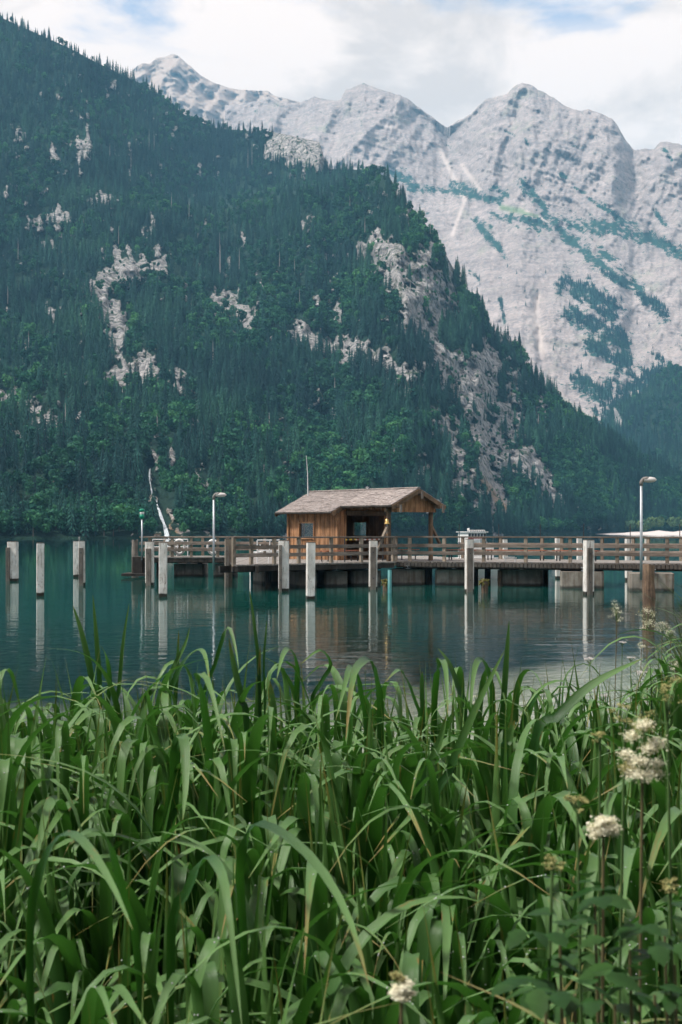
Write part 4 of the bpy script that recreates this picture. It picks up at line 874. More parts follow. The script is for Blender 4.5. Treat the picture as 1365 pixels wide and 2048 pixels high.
# white tube gangway rails
def tube_rail(px0, px1, d, zt, label, n=3):
    p_, q_ = Vector(dk(px0, d)), Vector(dk(px1, d)); e = empty('gangway_rail', (p_.x, p_.y, ZD), label, 'railing')
    for z in (zt, (zt + ZD) / 2 + 0.05): MB().tube([p_ + Vector((0, 0, z)), q_ + Vector((0, 0, z))], 0.022, 8).build('tube', M['whitetube'], e)
    for k in range(n): c = p_.lerp(q_, k / (n - 1)); MB().tube([c + Vector((0, 0, ZD)), c + Vector((0.06 * (k % 2), 0, zt))], 0.022, 8).build('upright', M['whitetube'], e)
tube_rail(515, 560, 55.9, 1.92, 'leaning white tubular rail behind the middle railing')
tube_rail(306, 330, 71.4, 1.85, 'white tubular rail at the outer left end of the pier', 2)
tube_rail(332, 376, 71.8, 1.85, 'white tubular rail behind the left lifebuoy', 3)
tube_rail(1012, 1030, 58.4, 1.2, 'low white tube on the right part of the deck', 2)

# lifebuoys
def lifebuoy(px, py, d, rad, label):
    c = at(px, py, d); e = empty('lifebuoy', tuple(c), label, 'lifebuoy', 'lifebuoys on the left railing'); n = 24; k6 = 8; vv = []
    for i in range(n):
        a2 = 2 * math.pi * i / n
        for j in range(k6):
            b2 = 2 * math.pi * j / k6; rr = rad + 0.075 * math.cos(b2); vv.append((c.x + rr * math.cos(a2) * 0.78, c.y + 0.06 * math.sin(b2), c.z + rr * math.sin(a2)))
    fs = [(i * k6 + j, ((i + 1) % n) * k6 + j, ((i + 1) % n) * k6 + (j + 1) % k6, i * k6 + (j + 1) % k6) for i in range(n) for j in range(k6)]
    MB().add(vv, fs).build('ring', M['white'], e, smooth=True)
    MB().beam(c + Vector((0, 0.1, -rad - .1)), c + Vector((0, 0.1, rad + 0.08)), 0.09, 0.03).build('bracket', M['post'], e)
    for a2 in (0.8, 2.3, 3.9, 5.5): MB().beam(c + Vector((rad * .78 * math.cos(a2) - .04, -.068, rad * math.sin(a2))), c + Vector((rad * .78 * math.cos(a2) + .04, -.068, rad * math.sin(a2))), .012, .10).build('band', M['grit'], e)
lifebuoy(359, 1094, 70.3, 0.34, 'white lifebuoy left of the left lamp post')
lifebuoy(426, 1094, 70.3, 0.32, 'white lifebuoy right behind the left lamp post')

# ------------------------------------------------------------------ mooring piles
def pile(px0, px1, yt, yb, label, strip=None, tilt=0.0, marked=0.0, dpt=1.0, yaw=0.12):
    d = on_water(yb); p_ = at((px0 + px1) / 2, yb, d); w = (px1 - px0) / F * d; zt2 = CH - (yt - HZ) / F * d
    e = empty('mooring_pile', (p_.x, p_.y, 0), label, 'pile', 'mooring piles'); rp = random.Random(int(px0 * 13)); tilt = tilt + rp.uniform(-0.9, 0.9); yaw = yaw + rp.uniform(-0.14, 0.12); tx = tilt / F * d
    wd = w / (math.cos(yaw) + dpt * math.sin(yaw)); ca, sa = math.cos(yaw), math.sin(yaw)
    top = Vector((p_.x + tx, p_.y, zt2)); bot = Vector((p_.x - tx * 1.6, p_.y, -1.9))
    o_ = MB().obox((top + bot) / 2, Vector((ca, sa, 0)) * wd / 2, Vector((-sa, ca, 0)) * wd * dpt / 2, (top - bot) / 2, wd * 0.07).build('timber', M['pile'], e); o_['marked'] = marked
    MB().obox(top + Vector((0, 0, 0.012)), Vector((ca, sa, 0)) * wd * .47, Vector((-sa, ca, 0)) * wd * dpt * .47, Vector((0, 0, 0.02)), wd * 0.07).build('cap', M['strip'], e)
    if strip:
        s0, s1, syt = strip[:3]; c0_ = ((s0 + s1) / 2 - (px0 + px1) / 2) / F * d; sw = (s1 - s0) / F * d; sz = CH - (syt - HZ) / F * d
        fr = Vector((sa, -ca, 0)) * (wd * dpt / 2 + 0.05); c1_ = Vector((p_.x + c0_, p_.y, 0)) + fr
        MB().obox(c1_ + Vector((tx * .4, 0, (sz - 1.5) / 2)), Vector((ca, sa, 0)) * sw / 2, Vector((-sa, ca, 0)) * 0.05, Vector((0, 0, (sz + 1.5) / 2)), 0.012).build('rubbing_strip', M['strip'], e)
        for z in (sz - 0.2, 0.45): MB().lathe(c1_ + Vector((tx * .4, 0, z)) + Vector((sa, -ca, 0)) * 0.055, [(0.022, -0.012), (0.022, 0.004), (0.012, 0.012)], 8, 'y').build('bolt', M['darkmetal'], e)
    return e
pile(17, 36, 1084, 1162, 'white pile with dark strip at the far left edge of the photo', (15, 23, 1095))
pile(72, 90, 1087, 1192, 'plain white pile with red scrawl, second from the left', None, 1.0, 1.0)
pile(147, 158, 1083, 1154, 'white pile standing behind the third pile from the left', None, 0, 0)
pile(157, 172, 1083, 1171, 'white pile with narrow dark strip, third from the left', (158, 167, 1096))
pile(292, 308, 1084, 1171, 'white pile with dark strip at the left end of the pier', (294, 304, 1097))
pile(318, 335, 1086, 1194, 'white pile with red scrawl in front of the left pier end', None, 0.5, 1.0)
pile(558, 578, 1082, 1183, 'bluish white pile with wide strip left of the cabin window', (559, 565, 1090))
pile(612, 631, 1086, 1198, 'plain white pile with dark scrawl below the cabin window', None, 0.6, 0.6)
pile(738, 755, 1082, 1179, 'pile with brown strip in front of the slanting brace', (740, 751, 1094))
pile(930, 948, 1079, 1184, 'white pile with grey strip below the distant boat', (931, 943, 1096))
pile(1167, 1188, 1081, 1189, 'white pile with grey strip at the middle of the right railing', (1171, 1181, 1096))
pile(1111, 1122, 1077, 1157, 'slender white pile standing behind the right railing, left of two')
pile(1154, 1164, 1077, 1150, 'slender white pile just behind the strip pile at right')
pile(1251, 1264, 1078, 1161, 'slender white pile behind the railing left of the right lamp')
pile(1290, 1299, 1078, 1152, 'slender white pile behind the railing right of the right lamp')
pile(1006, 1016, 1079, 1152, 'slender white pile behind the benches on the right deck')
e = pile(449, 466, 1079, 1174, 'weathered brown pile with orange-stained strip beside the pier step', (450, 458, 1092))
for c_ in e.children:
    if c_.name.startswith('timber'): c_.data.materials[0] = M['post']
def round_pile(px0, px1, yt, yb, label, mat, moss=False, name='mooring_pile'):
    d = on_water(yb); p_ = at((px0 + px1) / 2, yb, d); r_ = (px1 - px0) / F * d / 2; zt2 = CH - (yt - HZ) / F * d
    e = empty(name, (p_.x, p_.y, 0), label, 'pile', 'mooring piles'); mb = MB(); n = 14; prof = []
    pts = [Vector((p_.x + 0.012 * math.sin(k * 2.1), p_.y, z)) for k, z in enumerate(np.linspace(-1.6, zt2, 7))]; mb.tube(pts, [r_ * random.uniform(0.95, 1.05) for _ in pts], n)
    mb.v = [(v[0] + random.uniform(-.012, .012), v[1] + random.uniform(-.012, .012), v[2] + (random.uniform(-.04, .03) if v[2] > zt2 - .01 else 0)) for v in mb.v]
    mb.build('log', M[mat], e, smooth=False)
    if moss:
        g = MB()
        for k in range(60):
            a2 = random.uniform(0, 6.3); rr = r_ * random.uniform(0.2, 1.15); b0 = Vector((p_.x + rr * math.cos(a2), p_.y + rr * math.sin(a2), zt2 - 0.03)); tp = b0 + Vector((random.uniform(-.1, .1), random.uniform(-.1, .1), random.uniform(-0.16, 0.13)))
            g.beam(b0, tp, 0.05, 0.03)
        g.build('moss_tuft', M['moss'], e)['kind'] = 'stuff'
round_pile(264, 277, 1080, 1150, 'round grey post at the outer left corner of the pier', 'strip')
round_pile(1286, 1310, 1130, 1216, 'old brown round pile with split bark at the right', 'oldpile')
round_pile(766, 779, 1163, 1181, 'short mossy stump in the water right of the brace', 'oldpile', True)
round_pile(963, 977, 1162, 1186, 'short mossy stump beside the strip pile below the boat', 'oldpile', True)
round_pile(996, 1005, 1140, 1172, 'short dark log under the right part of the pier', 'oldpile')

# ------------------------------------------------------------------ lamps and the green beacon
def lamp(px, yb, ytop, d, hx0, hx1, label, r_=0.055):
    b0 = at(px, yb, d); t0_ = at(px, ytop, d); e = empty('lamp_post', tuple(b0), label, 'lamp', 'lamp posts on the pier')
    MB().tube([b0, b0.lerp(t0_, .35), t0_], [r_ * 1.05, r_, r_ * 0.9], 12).build('pole', M['metal'], e, smooth=True)
    c = at((hx0 + hx1) / 2, ytop - 8 * 60 / d * 0.95, d); hw = (hx1 - hx0) / F * d
    MB().tube([t0_ - Vector((0, 0, .02)), t0_ + Vector((0, 0, 0.10)), t0_ + Vector((0.06, 0, 0.19)), t0_ + Vector((0.18, 0, 0.23))], [0.062, 0.075, 0.08, 0.07], 10).build('arm', M['lamptop'], e, smooth=True)
    hd = MB(); hd.lathe(t0_ + Vector((0.10, 0, 0.20)), [(0.02, -0.03), (0.09, 0.0), (0.125, hw * .25), (0.13, hw * .5), (0.10, hw * .8), (0.02, hw * .97)], 14, 'x', 1.15, 0.85)
    hd.build('lamp_head', M['lampshade'], e, smooth=True)
    tp = MB(); tp.lathe(t0_ + Vector((0.06, 0, 0.235)), [(0.02, -0.03), (0.085, 0.0), (0.12, hw * .25), (0.11, hw * .42), (0.02, hw * .6)], 14, 'x', 1.15, 0.72); tp.build('lamp_cover', M['lamptop'], e, smooth=True)
lamp(428, 1140, 998, 68.6, 426, 448, 'grey lamp post with oval head at the left part of the pier')
lamp(1283, 1160, 970, 54.0, 1279, 1305, 'tall grey lamp post with oval head at the right edge')
b0, t0_ = at(284.5, 1120, 69.8), at(284.5, 1038, 69.8); e = empty('beacon', tuple(b0), 'green beacon with white band on a thin pole at the pier end', 'beacon')
MB().tube([b0, t0_], 0.04, 10).build('pole', M['metal'], e, smooth=True)
s_ = 69.8 / F
MB().lathe(t0_, [(0.05, 0), (4.6 * s_, 3 * s_), (5.0 * s_, 9 * s_)], 14).build('lower_shell', M['green'], e, smooth=True)
MB().lathe(t0_, [(4.4 * s_, 9 * s_), (4.4 * s_, 14.5 * s_)], 14).build('white_band', M['white'], e, smooth=True)
MB().lathe(t0_, [(5.2 * s_, 14.5 * s_), (5.3 * s_, 19 * s_), (4.6 * s_, 20 * s_), (1 * s_, 20.5 * s_)], 14).build('upper_shell', M['green'], e, smooth=True)

# ------------------------------------------------------------------ boats
def boat(px, d, w, l, zroof, label, yaw=0.0):
    c = at(px, HZ, d); c.z = 0; e = empty('passenger_boat', tuple(c), label, 'boat')
    ca, sa = math.cos(yaw), math.sin(yaw); Lp = lambda x, y, z: Vector((c.x + x * ca - y * sa, c.y + x * sa + y * ca, z))
    sec = [(-l / 2, 0.03, 1.15), (-l * .42, 0.30, 0.95), (-l * .28, 0.47, 0.8), (0, 0.5, 0.72), (l * .4, 0.48, 0.72), (l * .5, 0.42, 0.75)]; vv = []
    for y, hw, zt2 in sec: vv += [Lp(-hw * w, y, zt2), Lp(-hw * w * .8, y + .1, 0.05), Lp(0, y + .15, -.4), Lp(hw * w * .8, y + .1, 0.05), Lp(hw * w, y, zt2), Lp(0, y, zt2 + .04)]
    fs = []
    for i in range(len(sec) - 1):
        for j in range(6): fs.append((i * 6 + j, i * 6 + (j + 1) % 6, (i + 1) * 6 + (j + 1) % 6, (i + 1) * 6 + j))
    n = len(sec) - 1; fs += [tuple(range(6)), tuple(reversed(range(n * 6, n * 6 + 6)))]
    MB().add(vv, fs).build('hull', M['grit'], e)
    MB().obox(Lp(0, l * .1, (zroof - .12 + .7) / 2), Vector((ca, sa, 0)) * w * .42, Vector((-sa, ca, 0)) * l * .36, Vector((0, 0, (zroof - .82) / 2)), 0.1).build('cabin', M['white'], e)
    MB().obox(Lp(0, l * .1, zroof - .05), Vector((ca, sa, 0)) * w * .49, Vector((-sa, ca, 0)) * l * .40, Vector((0, 0, .05))).build('roof', M['white'], e)
    for k in range(6):
        x_ = (-0.35 + 0.14 * k) * w; MB().obox(Lp(x_, l * .1 - l * .36 - .01, zroof - .48), Vector((ca, sa, 0)) * w * .055, Vector((-sa, ca, 0)) * .02, Vector((0, 0, .24))).build('window', M['boatdark'], e)
    MB().obox(Lp(0, l * .1 - l * .36 - .012, zroof - .86), Vector((ca, sa, 0)) * w * .42, Vector((-sa, ca, 0)) * .02, Vector((0, 0, .05))).build('stripe', M['boatred'], e)
    rl_ = MB()
    for k in range(9): x_ = (-.4 + .1 * k) * w; rl_.tube([Lp(x_, -l * .2, zroof), Lp(x_, -l * .2, zroof + .18)], .03, 5)
    rl_.tube([Lp(-.4 * w, -l * .2, zroof + .18), Lp(.4 * w, -l * .2, zroof + .18)], .03, 5); rl_.build('roof_rail', M['white'], e)
    MB().tube([Lp(-.3 * w, -l * .15, zroof), Lp(-.3 * w, -l * .15, zroof + .5)], .05, 6).build('mast', M['white'], e)
    MB().lathe(Lp(-.36 * w, -l * .18, zroof + .28), [(.02, -.14), (.15, -.05), (.16, .08), (.03, .16)], 8).build('loudspeaker', M['white'], e)
boat(947, 190, 2.85, 13, 2.15, 'white passenger boat with dark windows out on the lake', 0.06)
def skiff(px0, px1, d, zt, label):
    p_, q_ = Vector(dk(px0, d)), Vector(dk(px1, d)); c = (p_ + q_) / 2; e = empty('moored_boat', (c.x, c.y, 0), label, 'boat'); L = (q_ - p_).length; vv = []
    sec = [(0.0, .15), (.12, .7), (.3, 1.0), (.7, 1.0), (1.0, .85)]
    for f_, hw in sec:
        x_ = p_.x + L * f_; vv += [(x_, c.y - .9 * hw, zt), (x_, c.y - .6 * hw, 0), (x_, c.y, -.3), (x_, c.y + .6 * hw, 0), (x_, c.y + .9 * hw, zt)]
    fs = [(i * 5 + j, i * 5 + (j + 1) % 5, (i + 1) * 5 + (j + 1) % 5, (i + 1) * 5 + j) for i in range(4) for j in range(5)] + [tuple(range(5)), tuple(reversed(range(20, 25)))]
    MB().add(vv, fs).build('hull', M['white'], e); MB().obox((c.x + .2, c.y, zt + .27), (L * .28, 0, 0), (0, .7, 0), (0, 0, .26), .08).build('cabin', M['white'], e)
    MB().obox((c.x + .2, c.y - .71, zt + .30), (L * .24, 0, 0), (0, .015, 0), (0, 0, .12)).build('window', M['boatdark'], e)
    MB().obox((c.x, c.y - .86, zt - .12), (L * .34, 0, 0), (0, .05, 0), (0, 0, .035)).build('stripe', M['boatred'], e)
skiff(500, 562, 77, 1.15, 'white boat moored behind the middle railing left of the cabin')
skiff(896, 1000, 68.6, 0.98, 'low white boat moored behind the right railing')

# ------------------------------------------------------------------ iris leaves on the bank
def m_iris():
    m, t, b, o = new_mat('iris_leaf'); uv = node(t, 'ShaderNodeUVMap').outputs[0]; sp = node(t, 'ShaderNodeSeparateXYZ', Vector=uv); u, v = sp.outputs[0], sp.outputs[1]
    rnd = math_n(t, 'FRACT', math_n(t, 'ADD', node(t, 'ShaderNodeObjectInfo').outputs['Random'], node(t, 'ShaderNodeAttribute', {'attribute_name': 'leafrand'}).outputs['Fac']))
    off_ = node(t, 'ShaderNodeCombineXYZ', X=math_n(t, 'MULTIPLY', rnd, 41.0), Y=math_n(t, 'MULTIPLY', rnd, 17.0), Z=0.0).outputs[0]
    uvo = node(t, 'ShaderNodeVectorMath', {'operation': 'ADD'}, _0=uv, _1=off_).outputs[0]
    vein = noise_n(t, mapping(t, uvo, (26, 0.5, 1)), 1.0, 3, 0.6); blot = noise_n(t, mapping(t, uvo, (2.5, 16, 1)), 1.0, 5, 0.65)
    c = mixc(t, rnd, (0.005, 0.034, 0.007), (0.018, 0.070, 0.014))
    c = mixc(t, ramp(t, vein, [(0.35, 0.0), (0.65, 0.5)]), c, (0.030, 0.095, 0.022))
    c = mixc(t, node(t, 'ShaderNodeMapRange', _0=v, _1=0.50, _2=0.86, _3=0.0, _4=0.85).outputs[0], c, (0.135, 0.262, 0.076))  # paler towards the tip: brightness of the sky-lit bends put into the colour
    tip = math_n(t, 'ADD', v, math_n(t, 'MULTIPLY', math_n(t, 'SUBTRACT', blot, 0.5), 0.35))
    thr = node(t, 'ShaderNodeMapRange', _0=rnd, _3=0.87, _4=1.05).outputs[0]
    tf = node(t, 'ShaderNodeMapRange', _0=math_n(t, 'SUBTRACT', tip, thr), _1=-0.06, _2=0.03).outputs[0]
    c = mixc(t, math_n(t, 'MULTIPLY', tf, 0.85), c, mixc(t, blot, (0.22, 0.20, 0.05), (0.24, 0.11, 0.03)))
    edge = math_n(t, 'ABSOLUTE', math_n(t, 'SUBTRACT', u, 0.5))
    bl = math_n(t, 'MULTIPLY', ramp(t, math_n(t, 'ADD', blot, math_n(t, 'MULTIPLY', edge, 0.25)), [(0.70, 0.0), (0.76, 1.0)]), node(t, 'ShaderNodeMapRange', _0=rnd, _1=0.45, _2=0.9).outputs[0])
    c = mixc(t, math_n(t, 'MULTIPLY', bl, 0.8), c, (0.26, 0.11, 0.025))
    setin(t, b, Base_Color=c, Roughness=node(t, 'ShaderNodeMapRange', _0=vein, _3=0.32, _4=0.5).outputs[0], Specular_IOR_Level=0.36)
    bump(t, b, vein, 0.5, 0.002)
    tr = node(t, 'ShaderNodeBsdfTranslucent', Color=mixc(t, 0.75, c, (0.05, 0.20, 0.015)))
    mx = node(t, 'ShaderNodeMixShader', _0=0.24, _1=b.outputs[0], _2=tr.outputs[0]); t.links.new(mx.outputs[0], o.inputs[0]); return m
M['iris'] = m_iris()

def leaf_geo(rng, kind, n=15, width=0.0225):
    """one sword leaf of length 1: rises along z, bends towards +x, width along y"""
    lean = rng.uniform(0.01, 0.11); th = []
    if kind == 'up': A_, bpos, dl = rng.uniform(0.03, 0.4), 0.7, 0.5
    elif kind == 'arch': A_, bpos, dl = rng.uniform(1.3, 2.5), rng.uniform(0.64, 0.78), rng.uniform(0.16, 0.28)
    elif kind == 'fold': A_, bpos, dl = rng.uniform(2.3, 2.95), rng.uniform(0.58, 0.78), rng.uniform(0.05, 0.11)
    else: A_, bpos, dl = rng.uniform(1.1, 1.7), rng.uniform(0.36, 0.5), rng.uniform(0.30, 0.45)       # low sweeping
    # finer steps where the leaf bends
    s_ = np.linspace(0, 1, n + 1); wgt = 1 + 4.0 * np.exp(-((s_ - bpos) / max(dl, .12)) ** 2); cs = np.cumsum(1.0 / wgt); cs = (cs - cs[0]) / (cs[-1] - cs[0]); s_ = np.interp(np.linspace(0, 1, n + 1), np.linspace(0, 1, n + 1), s_) if kind == 'up' else np.interp(np.linspace(0, 1, n + 1), np.cumsum(wgt) / np.cumsum(wgt)[-1], s_)
    s_[0] = 0; s_[-1] = 1; s_ = np.maximum.accumulate(s_)
    x = z = 0.0; y = 0.0; V = []; UV = []; sway = rng.uniform(-0.12, 0.12); wd = width * rng.uniform(0.75, 1.2); tw = rng.uniform(-0.5, 0.5)
    for i in range(n + 1):
        t_ = lean + A_ * float(sstep(bpos - dl, bpos + dl, np.array(s_[i])))
        if i:
            ds = s_[i] - s_[i - 1]; tm = (t_ + pt) / 2; x += ds * math.sin(tm); z += ds * math.cos(tm); y += ds * sway * s_[i]
        pt = t_
        w = wd * (0.62 + 0.38 * float(sstep(0.0, 0.3, np.array(s_[i])))) * (1 - float(sstep(0.55, 1.0, np.array(s_[i]))) ** 1.3 * 0.985)
        fold = w * (0.30 * (1 - s_[i]) + 0.10); a_ = tw * s_[i]; nx, nz = -math.cos(t_), math.sin(t_)
        for k, (q, f_) in enumerate(((-0.5, 0), (0, 1), (0.5, 0))):
            dy = q * w * math.cos(a_); dn = f_ * -fold + q * w * math.sin(a_)
            V.append((x + nx * dn, y + dy, z + nz * dn)); UV.append((k / 2, s_[i]))
    return np.array(V), np.array(UV)
LQ = np.array([(i * 3 + k, i * 3 + k + 1, (i + 1) * 3 + k + 1, (i + 1) * 3 + k) for i in range(15) for k in range(2)])
lrng = random.Random(21); POOL = []
for kind, cnt in (('up', 14), ('arch', 22), ('fold', 20), ('low', 10)):
    for k in range(cnt):
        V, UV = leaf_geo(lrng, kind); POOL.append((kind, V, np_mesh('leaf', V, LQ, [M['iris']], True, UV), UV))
BYK = {k: [p for p in POOL if p[0] == k] for k in ('up', 'arch', 'fold', 'low')}
prng = random.Random(5); plants = []; tries = 0
while len(plants) < 800 and tries < 120000:
    tries += 1; Y = prng.uniform(1.22, 6.4) if prng.random() < 0.87 else prng.uniform(6.2, 11.5); X = prng.uniform(-0.27 * Y - 0.3, 0.27 * Y + 0.3)
    if Y > 6.0 and X < 0.7 + 0.26 * (Y - 6.0): continue
    s_ = float(shore(X)) - Y
    if s_ < 0.35: continue
    if X > 0.16 * Y + 0.05 and Y < 2.2 and prng.random() < 0.6: continue          # herbs grow in this corner instead
    if abs(Y) < 1.5 and prng.random() < 0.3: continue
    r_ = 0.080 + 0.012 * Y
    if any((X - a) ** 2 + (Y - b) ** 2 < r_ * r_ for a, b in plants): continue
    plants.append((X, Y))
plants.sort(key=lambda q: q[1])
def leaf_specs(X, Y, rg):
    fan = rg.uniform(0, math.pi); lean_dir = rg.uniform(-0.6, 0.6); n = rg.randint(7, 10); out = []
    for k in range(n):
        f_ = k / (n - 1) * 2 - 1; az = (-math.pi / 2 + lean_dir + rg.uniform(-0.95, 0.95)) if rg.random() < 0.78 else fan + (0 if f_ > 0 else math.pi) + rg.uniform(-0.5, 0.5)
        kd = rg.choices(('up', 'arch', 'fold', 'low'), (3.2, 3.2, 3.4, 0.1))[0] if abs(f_) > 0.25 else rg.choices(('up', 'arch', 'fold'), (5, 2, 3))[0]
        L = rg.uniform(0.78, 1.20) * (0.84 if kd == 'up' else 1.08) * (0.89 + 0.15 * min(1, max(0, (Y - 2.0) / 1.6)))
        out.append((rg.choice(BYK[kd]), az, L, abs(f_) * rg.uniform(0.0, 0.14), rg.uniform(-0.03, 0.03)))
    return out
heads = []
vis = [q for q in plants if abs(q[0]) < 0.25 * q[1] + 0.12]; front = set(vis[:285])
def iris_label(X, Y):
    px = 682.5 + X / Y * F; row = 'broad-leaved iris clump in the nearest row' if Y < 1.9 else 'iris clump with arching leaves in the second row' if Y < 2.6 else 'iris clump in the middle of the bank' if Y < 3.7 else 'iris clump whose tips stand against the water'
    col = 'at the left edge' if px < 110 else 'below the leftmost piles' if px < 260 else 'below the left lamp post' if px < 450 else 'below the cabin' if px < 690 else 'below the cabin porch' if px < 890 else 'below the passenger boat' if px < 1060 else 'left of the meadowsweet' if px < 1220 else 'around the meadowsweet'
    return row + ', ' + col
stuffV, stuffF, stuffUV, stuffR = [], [], [], []; nv = 0; drops = []
for (X, Y) in plants:
    gz_ = float(ground_z(X, Y)) - 0.02; rg = random.Random(int(X * 7919 + Y * 104729)); specs = leaf_specs(X, Y, rg)
    if (X, Y) in front:
        lab = iris_label(X, Y)
        e = empty('iris_plant', (X, Y, gz_), lab, 'iris', 'iris clumps on the bank, ' + ('nearest row' if Y < 1.9 else 'second row' if Y < 2.6 else 'middle' if Y < 3.7 else 'rear'))
        for (kd, V, me, UV), az, L, tilt, o_ in specs:
            c = link(bpy.data.objects.new('leaf', me)); c.parent = e; c.location = (o_ * math.cos(az), o_ * math.sin(az), 0); c.rotation_euler = (0, tilt, az); c.scale = (L, L * rg.uniform(0.9, 1.15), L)
            if kd in ('arch', 'fold', 'low') and rg.random() < 0.5:
                Mx = Matrix.Translation((X + c.location.x, Y + c.location.y, gz_)) @ c.rotation_euler.to_matrix().to_4x4() @ Matrix.Diagonal((*c.scale, 1))
                for _ in range(rg.randint(2, 9)):
                    i = rg.randint(6, 13); q = rg.uniform(0.1, 0.9); a_, b_ = Vector(V[i * 3]), Vector(V[i * 3 + 2]); m_ = Vector(V[i * 3 + 1]); f_ = rg.random(); n3 = Vector(V[min(15, i + 1) * 3 + 1])
                    pp = (a_.lerp(m_, q * 2) if q < .5 else m_.lerp(b_, q * 2 - 1)) + (n3 - m_) * f_
                    drops.append((Mx @ pp, rg.uniform(0.0009, 0.0021)))
    else:
        for (kd, V, me, UV), az, L, tilt, o_ in specs:
            Mx = np.array(Matrix.Translation((X, Y, gz_)) @ Matrix.Rotation(az, 4, 'Z') @ Matrix.Rotation(tilt, 4, 'Y') @ Matrix.Diagonal((L, L, L, 1)))
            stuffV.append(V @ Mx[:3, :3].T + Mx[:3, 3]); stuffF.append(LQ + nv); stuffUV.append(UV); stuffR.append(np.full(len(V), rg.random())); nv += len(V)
# broken and yellowed leaves low down between the clumps
for k in range(50):
    Y = prng.uniform(1.2, 5.6); X = prng.uniform(-0.27 * Y - .1, 0.27 * Y + .1); kd, V, me, UV = prng.choice(BYK['low'] + BYK['arch']); L = prng.uniform(0.4, 0.85)
    Mx = np.array(Matrix.Translation((X, Y, float(ground_z(X, Y)) - .03)) @ Matrix.Rotation(prng.uniform(0, 6.3), 4, 'Z') @ Matrix.Rotation(prng.uniform(0.1, 0.7), 4, 'Y') @ Matrix.Diagonal((L, L * .8, L, 1)))
    stuffV.append(V @ Mx[:3, :3].T + Mx[:3, 3]); stuffF.append(LQ + nv); stuffUV.append(UV); stuffR.append(np.full(len(V), prng.random())); nv += len(V)
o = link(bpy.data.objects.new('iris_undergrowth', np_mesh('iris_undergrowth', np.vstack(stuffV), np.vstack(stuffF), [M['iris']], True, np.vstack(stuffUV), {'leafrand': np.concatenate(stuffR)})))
props(o, 'tangled lower and outlying iris leaves filling the bank', kind='stuff')


# leaves that stand out in the photograph: each traced along its spine and set at its own distance
def spine_leaf(e, pts, wpx, Y, dY=0.0, taper=0.62):
    P_ = [Vector((a, b, 0)) for a, b in pts]; Q = [P_[0]] + P_ + [P_[-1]]; C_ = []
    m_ = len(P_) - 1; n = 15
    for i in range(n + 1):
        f_ = i / n * m_; k = min(int(f_), m_ - 1); t_ = f_ - k; p0, p1, p2, p3 = Q[k], Q[k + 1], Q[k + 2], Q[k + 3]
        C_.append(0.5 * ((2 * p1) + (p2 - p0) * t_ + (2 * p0 - 5 * p1 + 4 * p2 - p3) * t_ ** 2 + (3 * p1 - p0 - 3 * p2 + p3) * t_ ** 3))
    S = [at(c.x, c.y, Y + 2.0 * dY * (i / n) ** 1.8) for i, c in enumerate(C_)]; V = []; UV = []; base = WL[e.name]; nrm = Vector((0.15, -0.72, 0.68)).normalized(); pw = None
    for i in range(n + 1):
        T = (S[min(n, i + 1)] - S[max(0, i - 1)]).normalized(); W = T.cross(nrm).normalized()
        if pw is not None and W.dot(pw) < -0.2: W = pw
        pw = W; f_ = i / n; w = 0.56 * wpx / F * Y * (0.55 + 0.45 * min(1, f_ * 3)) * (1 - max(0, (f_ - taper) / (1 - taper)) ** 1.6 * 0.97); N_ = W.cross(T).normalized()
        for k, q in enumerate((-0.5, 0, 0.5)): V.append(S[i] + W * q * w - N_ * (0.0 if k != 1 else 0.16 * w) - base); UV.append((k / 2, f_))
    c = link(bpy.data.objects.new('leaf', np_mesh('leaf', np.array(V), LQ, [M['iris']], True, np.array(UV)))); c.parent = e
def hero(base_px, Y, label, leaves):
    Y *= 1.20
    x_ = (base_px - 682.5) / F * Y; e = empty('iris_plant', (x_, Y, float(ground_z(x_, Y))), label, 'iris', 'iris clumps with leaves that stand out')
    yb = HZ + (CH - float(ground_z(x_, Y))) * F / Y
    for pts, w, *r_ in leaves: spine_leaf(e, [(base_px * .6 + pts[0][0] * .4, yb)] + pts, w, Y, *(r_ or [0.0]))
hero(1000, 3.9, 'iris with the tall pointed blade highest at right of centre', [([(1003, 1500), (1008, 1400), (1014, 1310), (1019, 1240)], 22), ([(1040, 1480), (1075, 1390), (1090, 1378), (1100, 1400), (1120, 1500)], 24, -.2), ([(985, 1480), (985, 1380), (970, 1325), (955, 1322), (946, 1360), (940, 1440)], 24, -.15)])
hero(1050, 3.0, 'iris with the broad diagonal blade leaning far right', [([(1065, 1520), (1120, 1430), (1190, 1365), (1288, 1316)], 36), ([(1010, 1560), (1018, 1480), (1030, 1440)], 30)])
hero(195, 4.3, 'iris with the two tallest blades at the left', [([(195, 1480), (186, 1370), (165, 1270), (146, 1211)], 22), ([(200, 1420), (195, 1300), (186, 1189)], 18), ([(225, 1460), (238, 1380), (246, 1290), (259, 1206)], 14), ([(215, 1440), (220, 1360), (212, 1310), (200, 1290)], 16, -.1)])
hero(512, 3.4, 'iris with the thick upright blade and bud stalk left of centre', [([(512, 1560), (516, 1440), (521, 1290)], 27), ([(520, 1500), (518, 1340), (508, 1240), (499, 1178)], 13), ([(495, 1480), (484, 1400), (468, 1330), (458, 1275)], 24), ([(545, 1520), (548, 1420), (540, 1360)], 24), ([(530, 1480), (528, 1330), (532, 1270), (534, 1240)], 8)])
hero(755, 3.3, 'iris with the broad double-folded leaf at the centre skyline', [([(762, 1480), (756, 1370), (742, 1320), (722, 1325), (705, 1360), (692, 1480)], 32, -.25), ([(735, 1500), (725, 1400), (712, 1340), (700, 1335), (690, 1370), (672, 1440)], 24, -.2)])
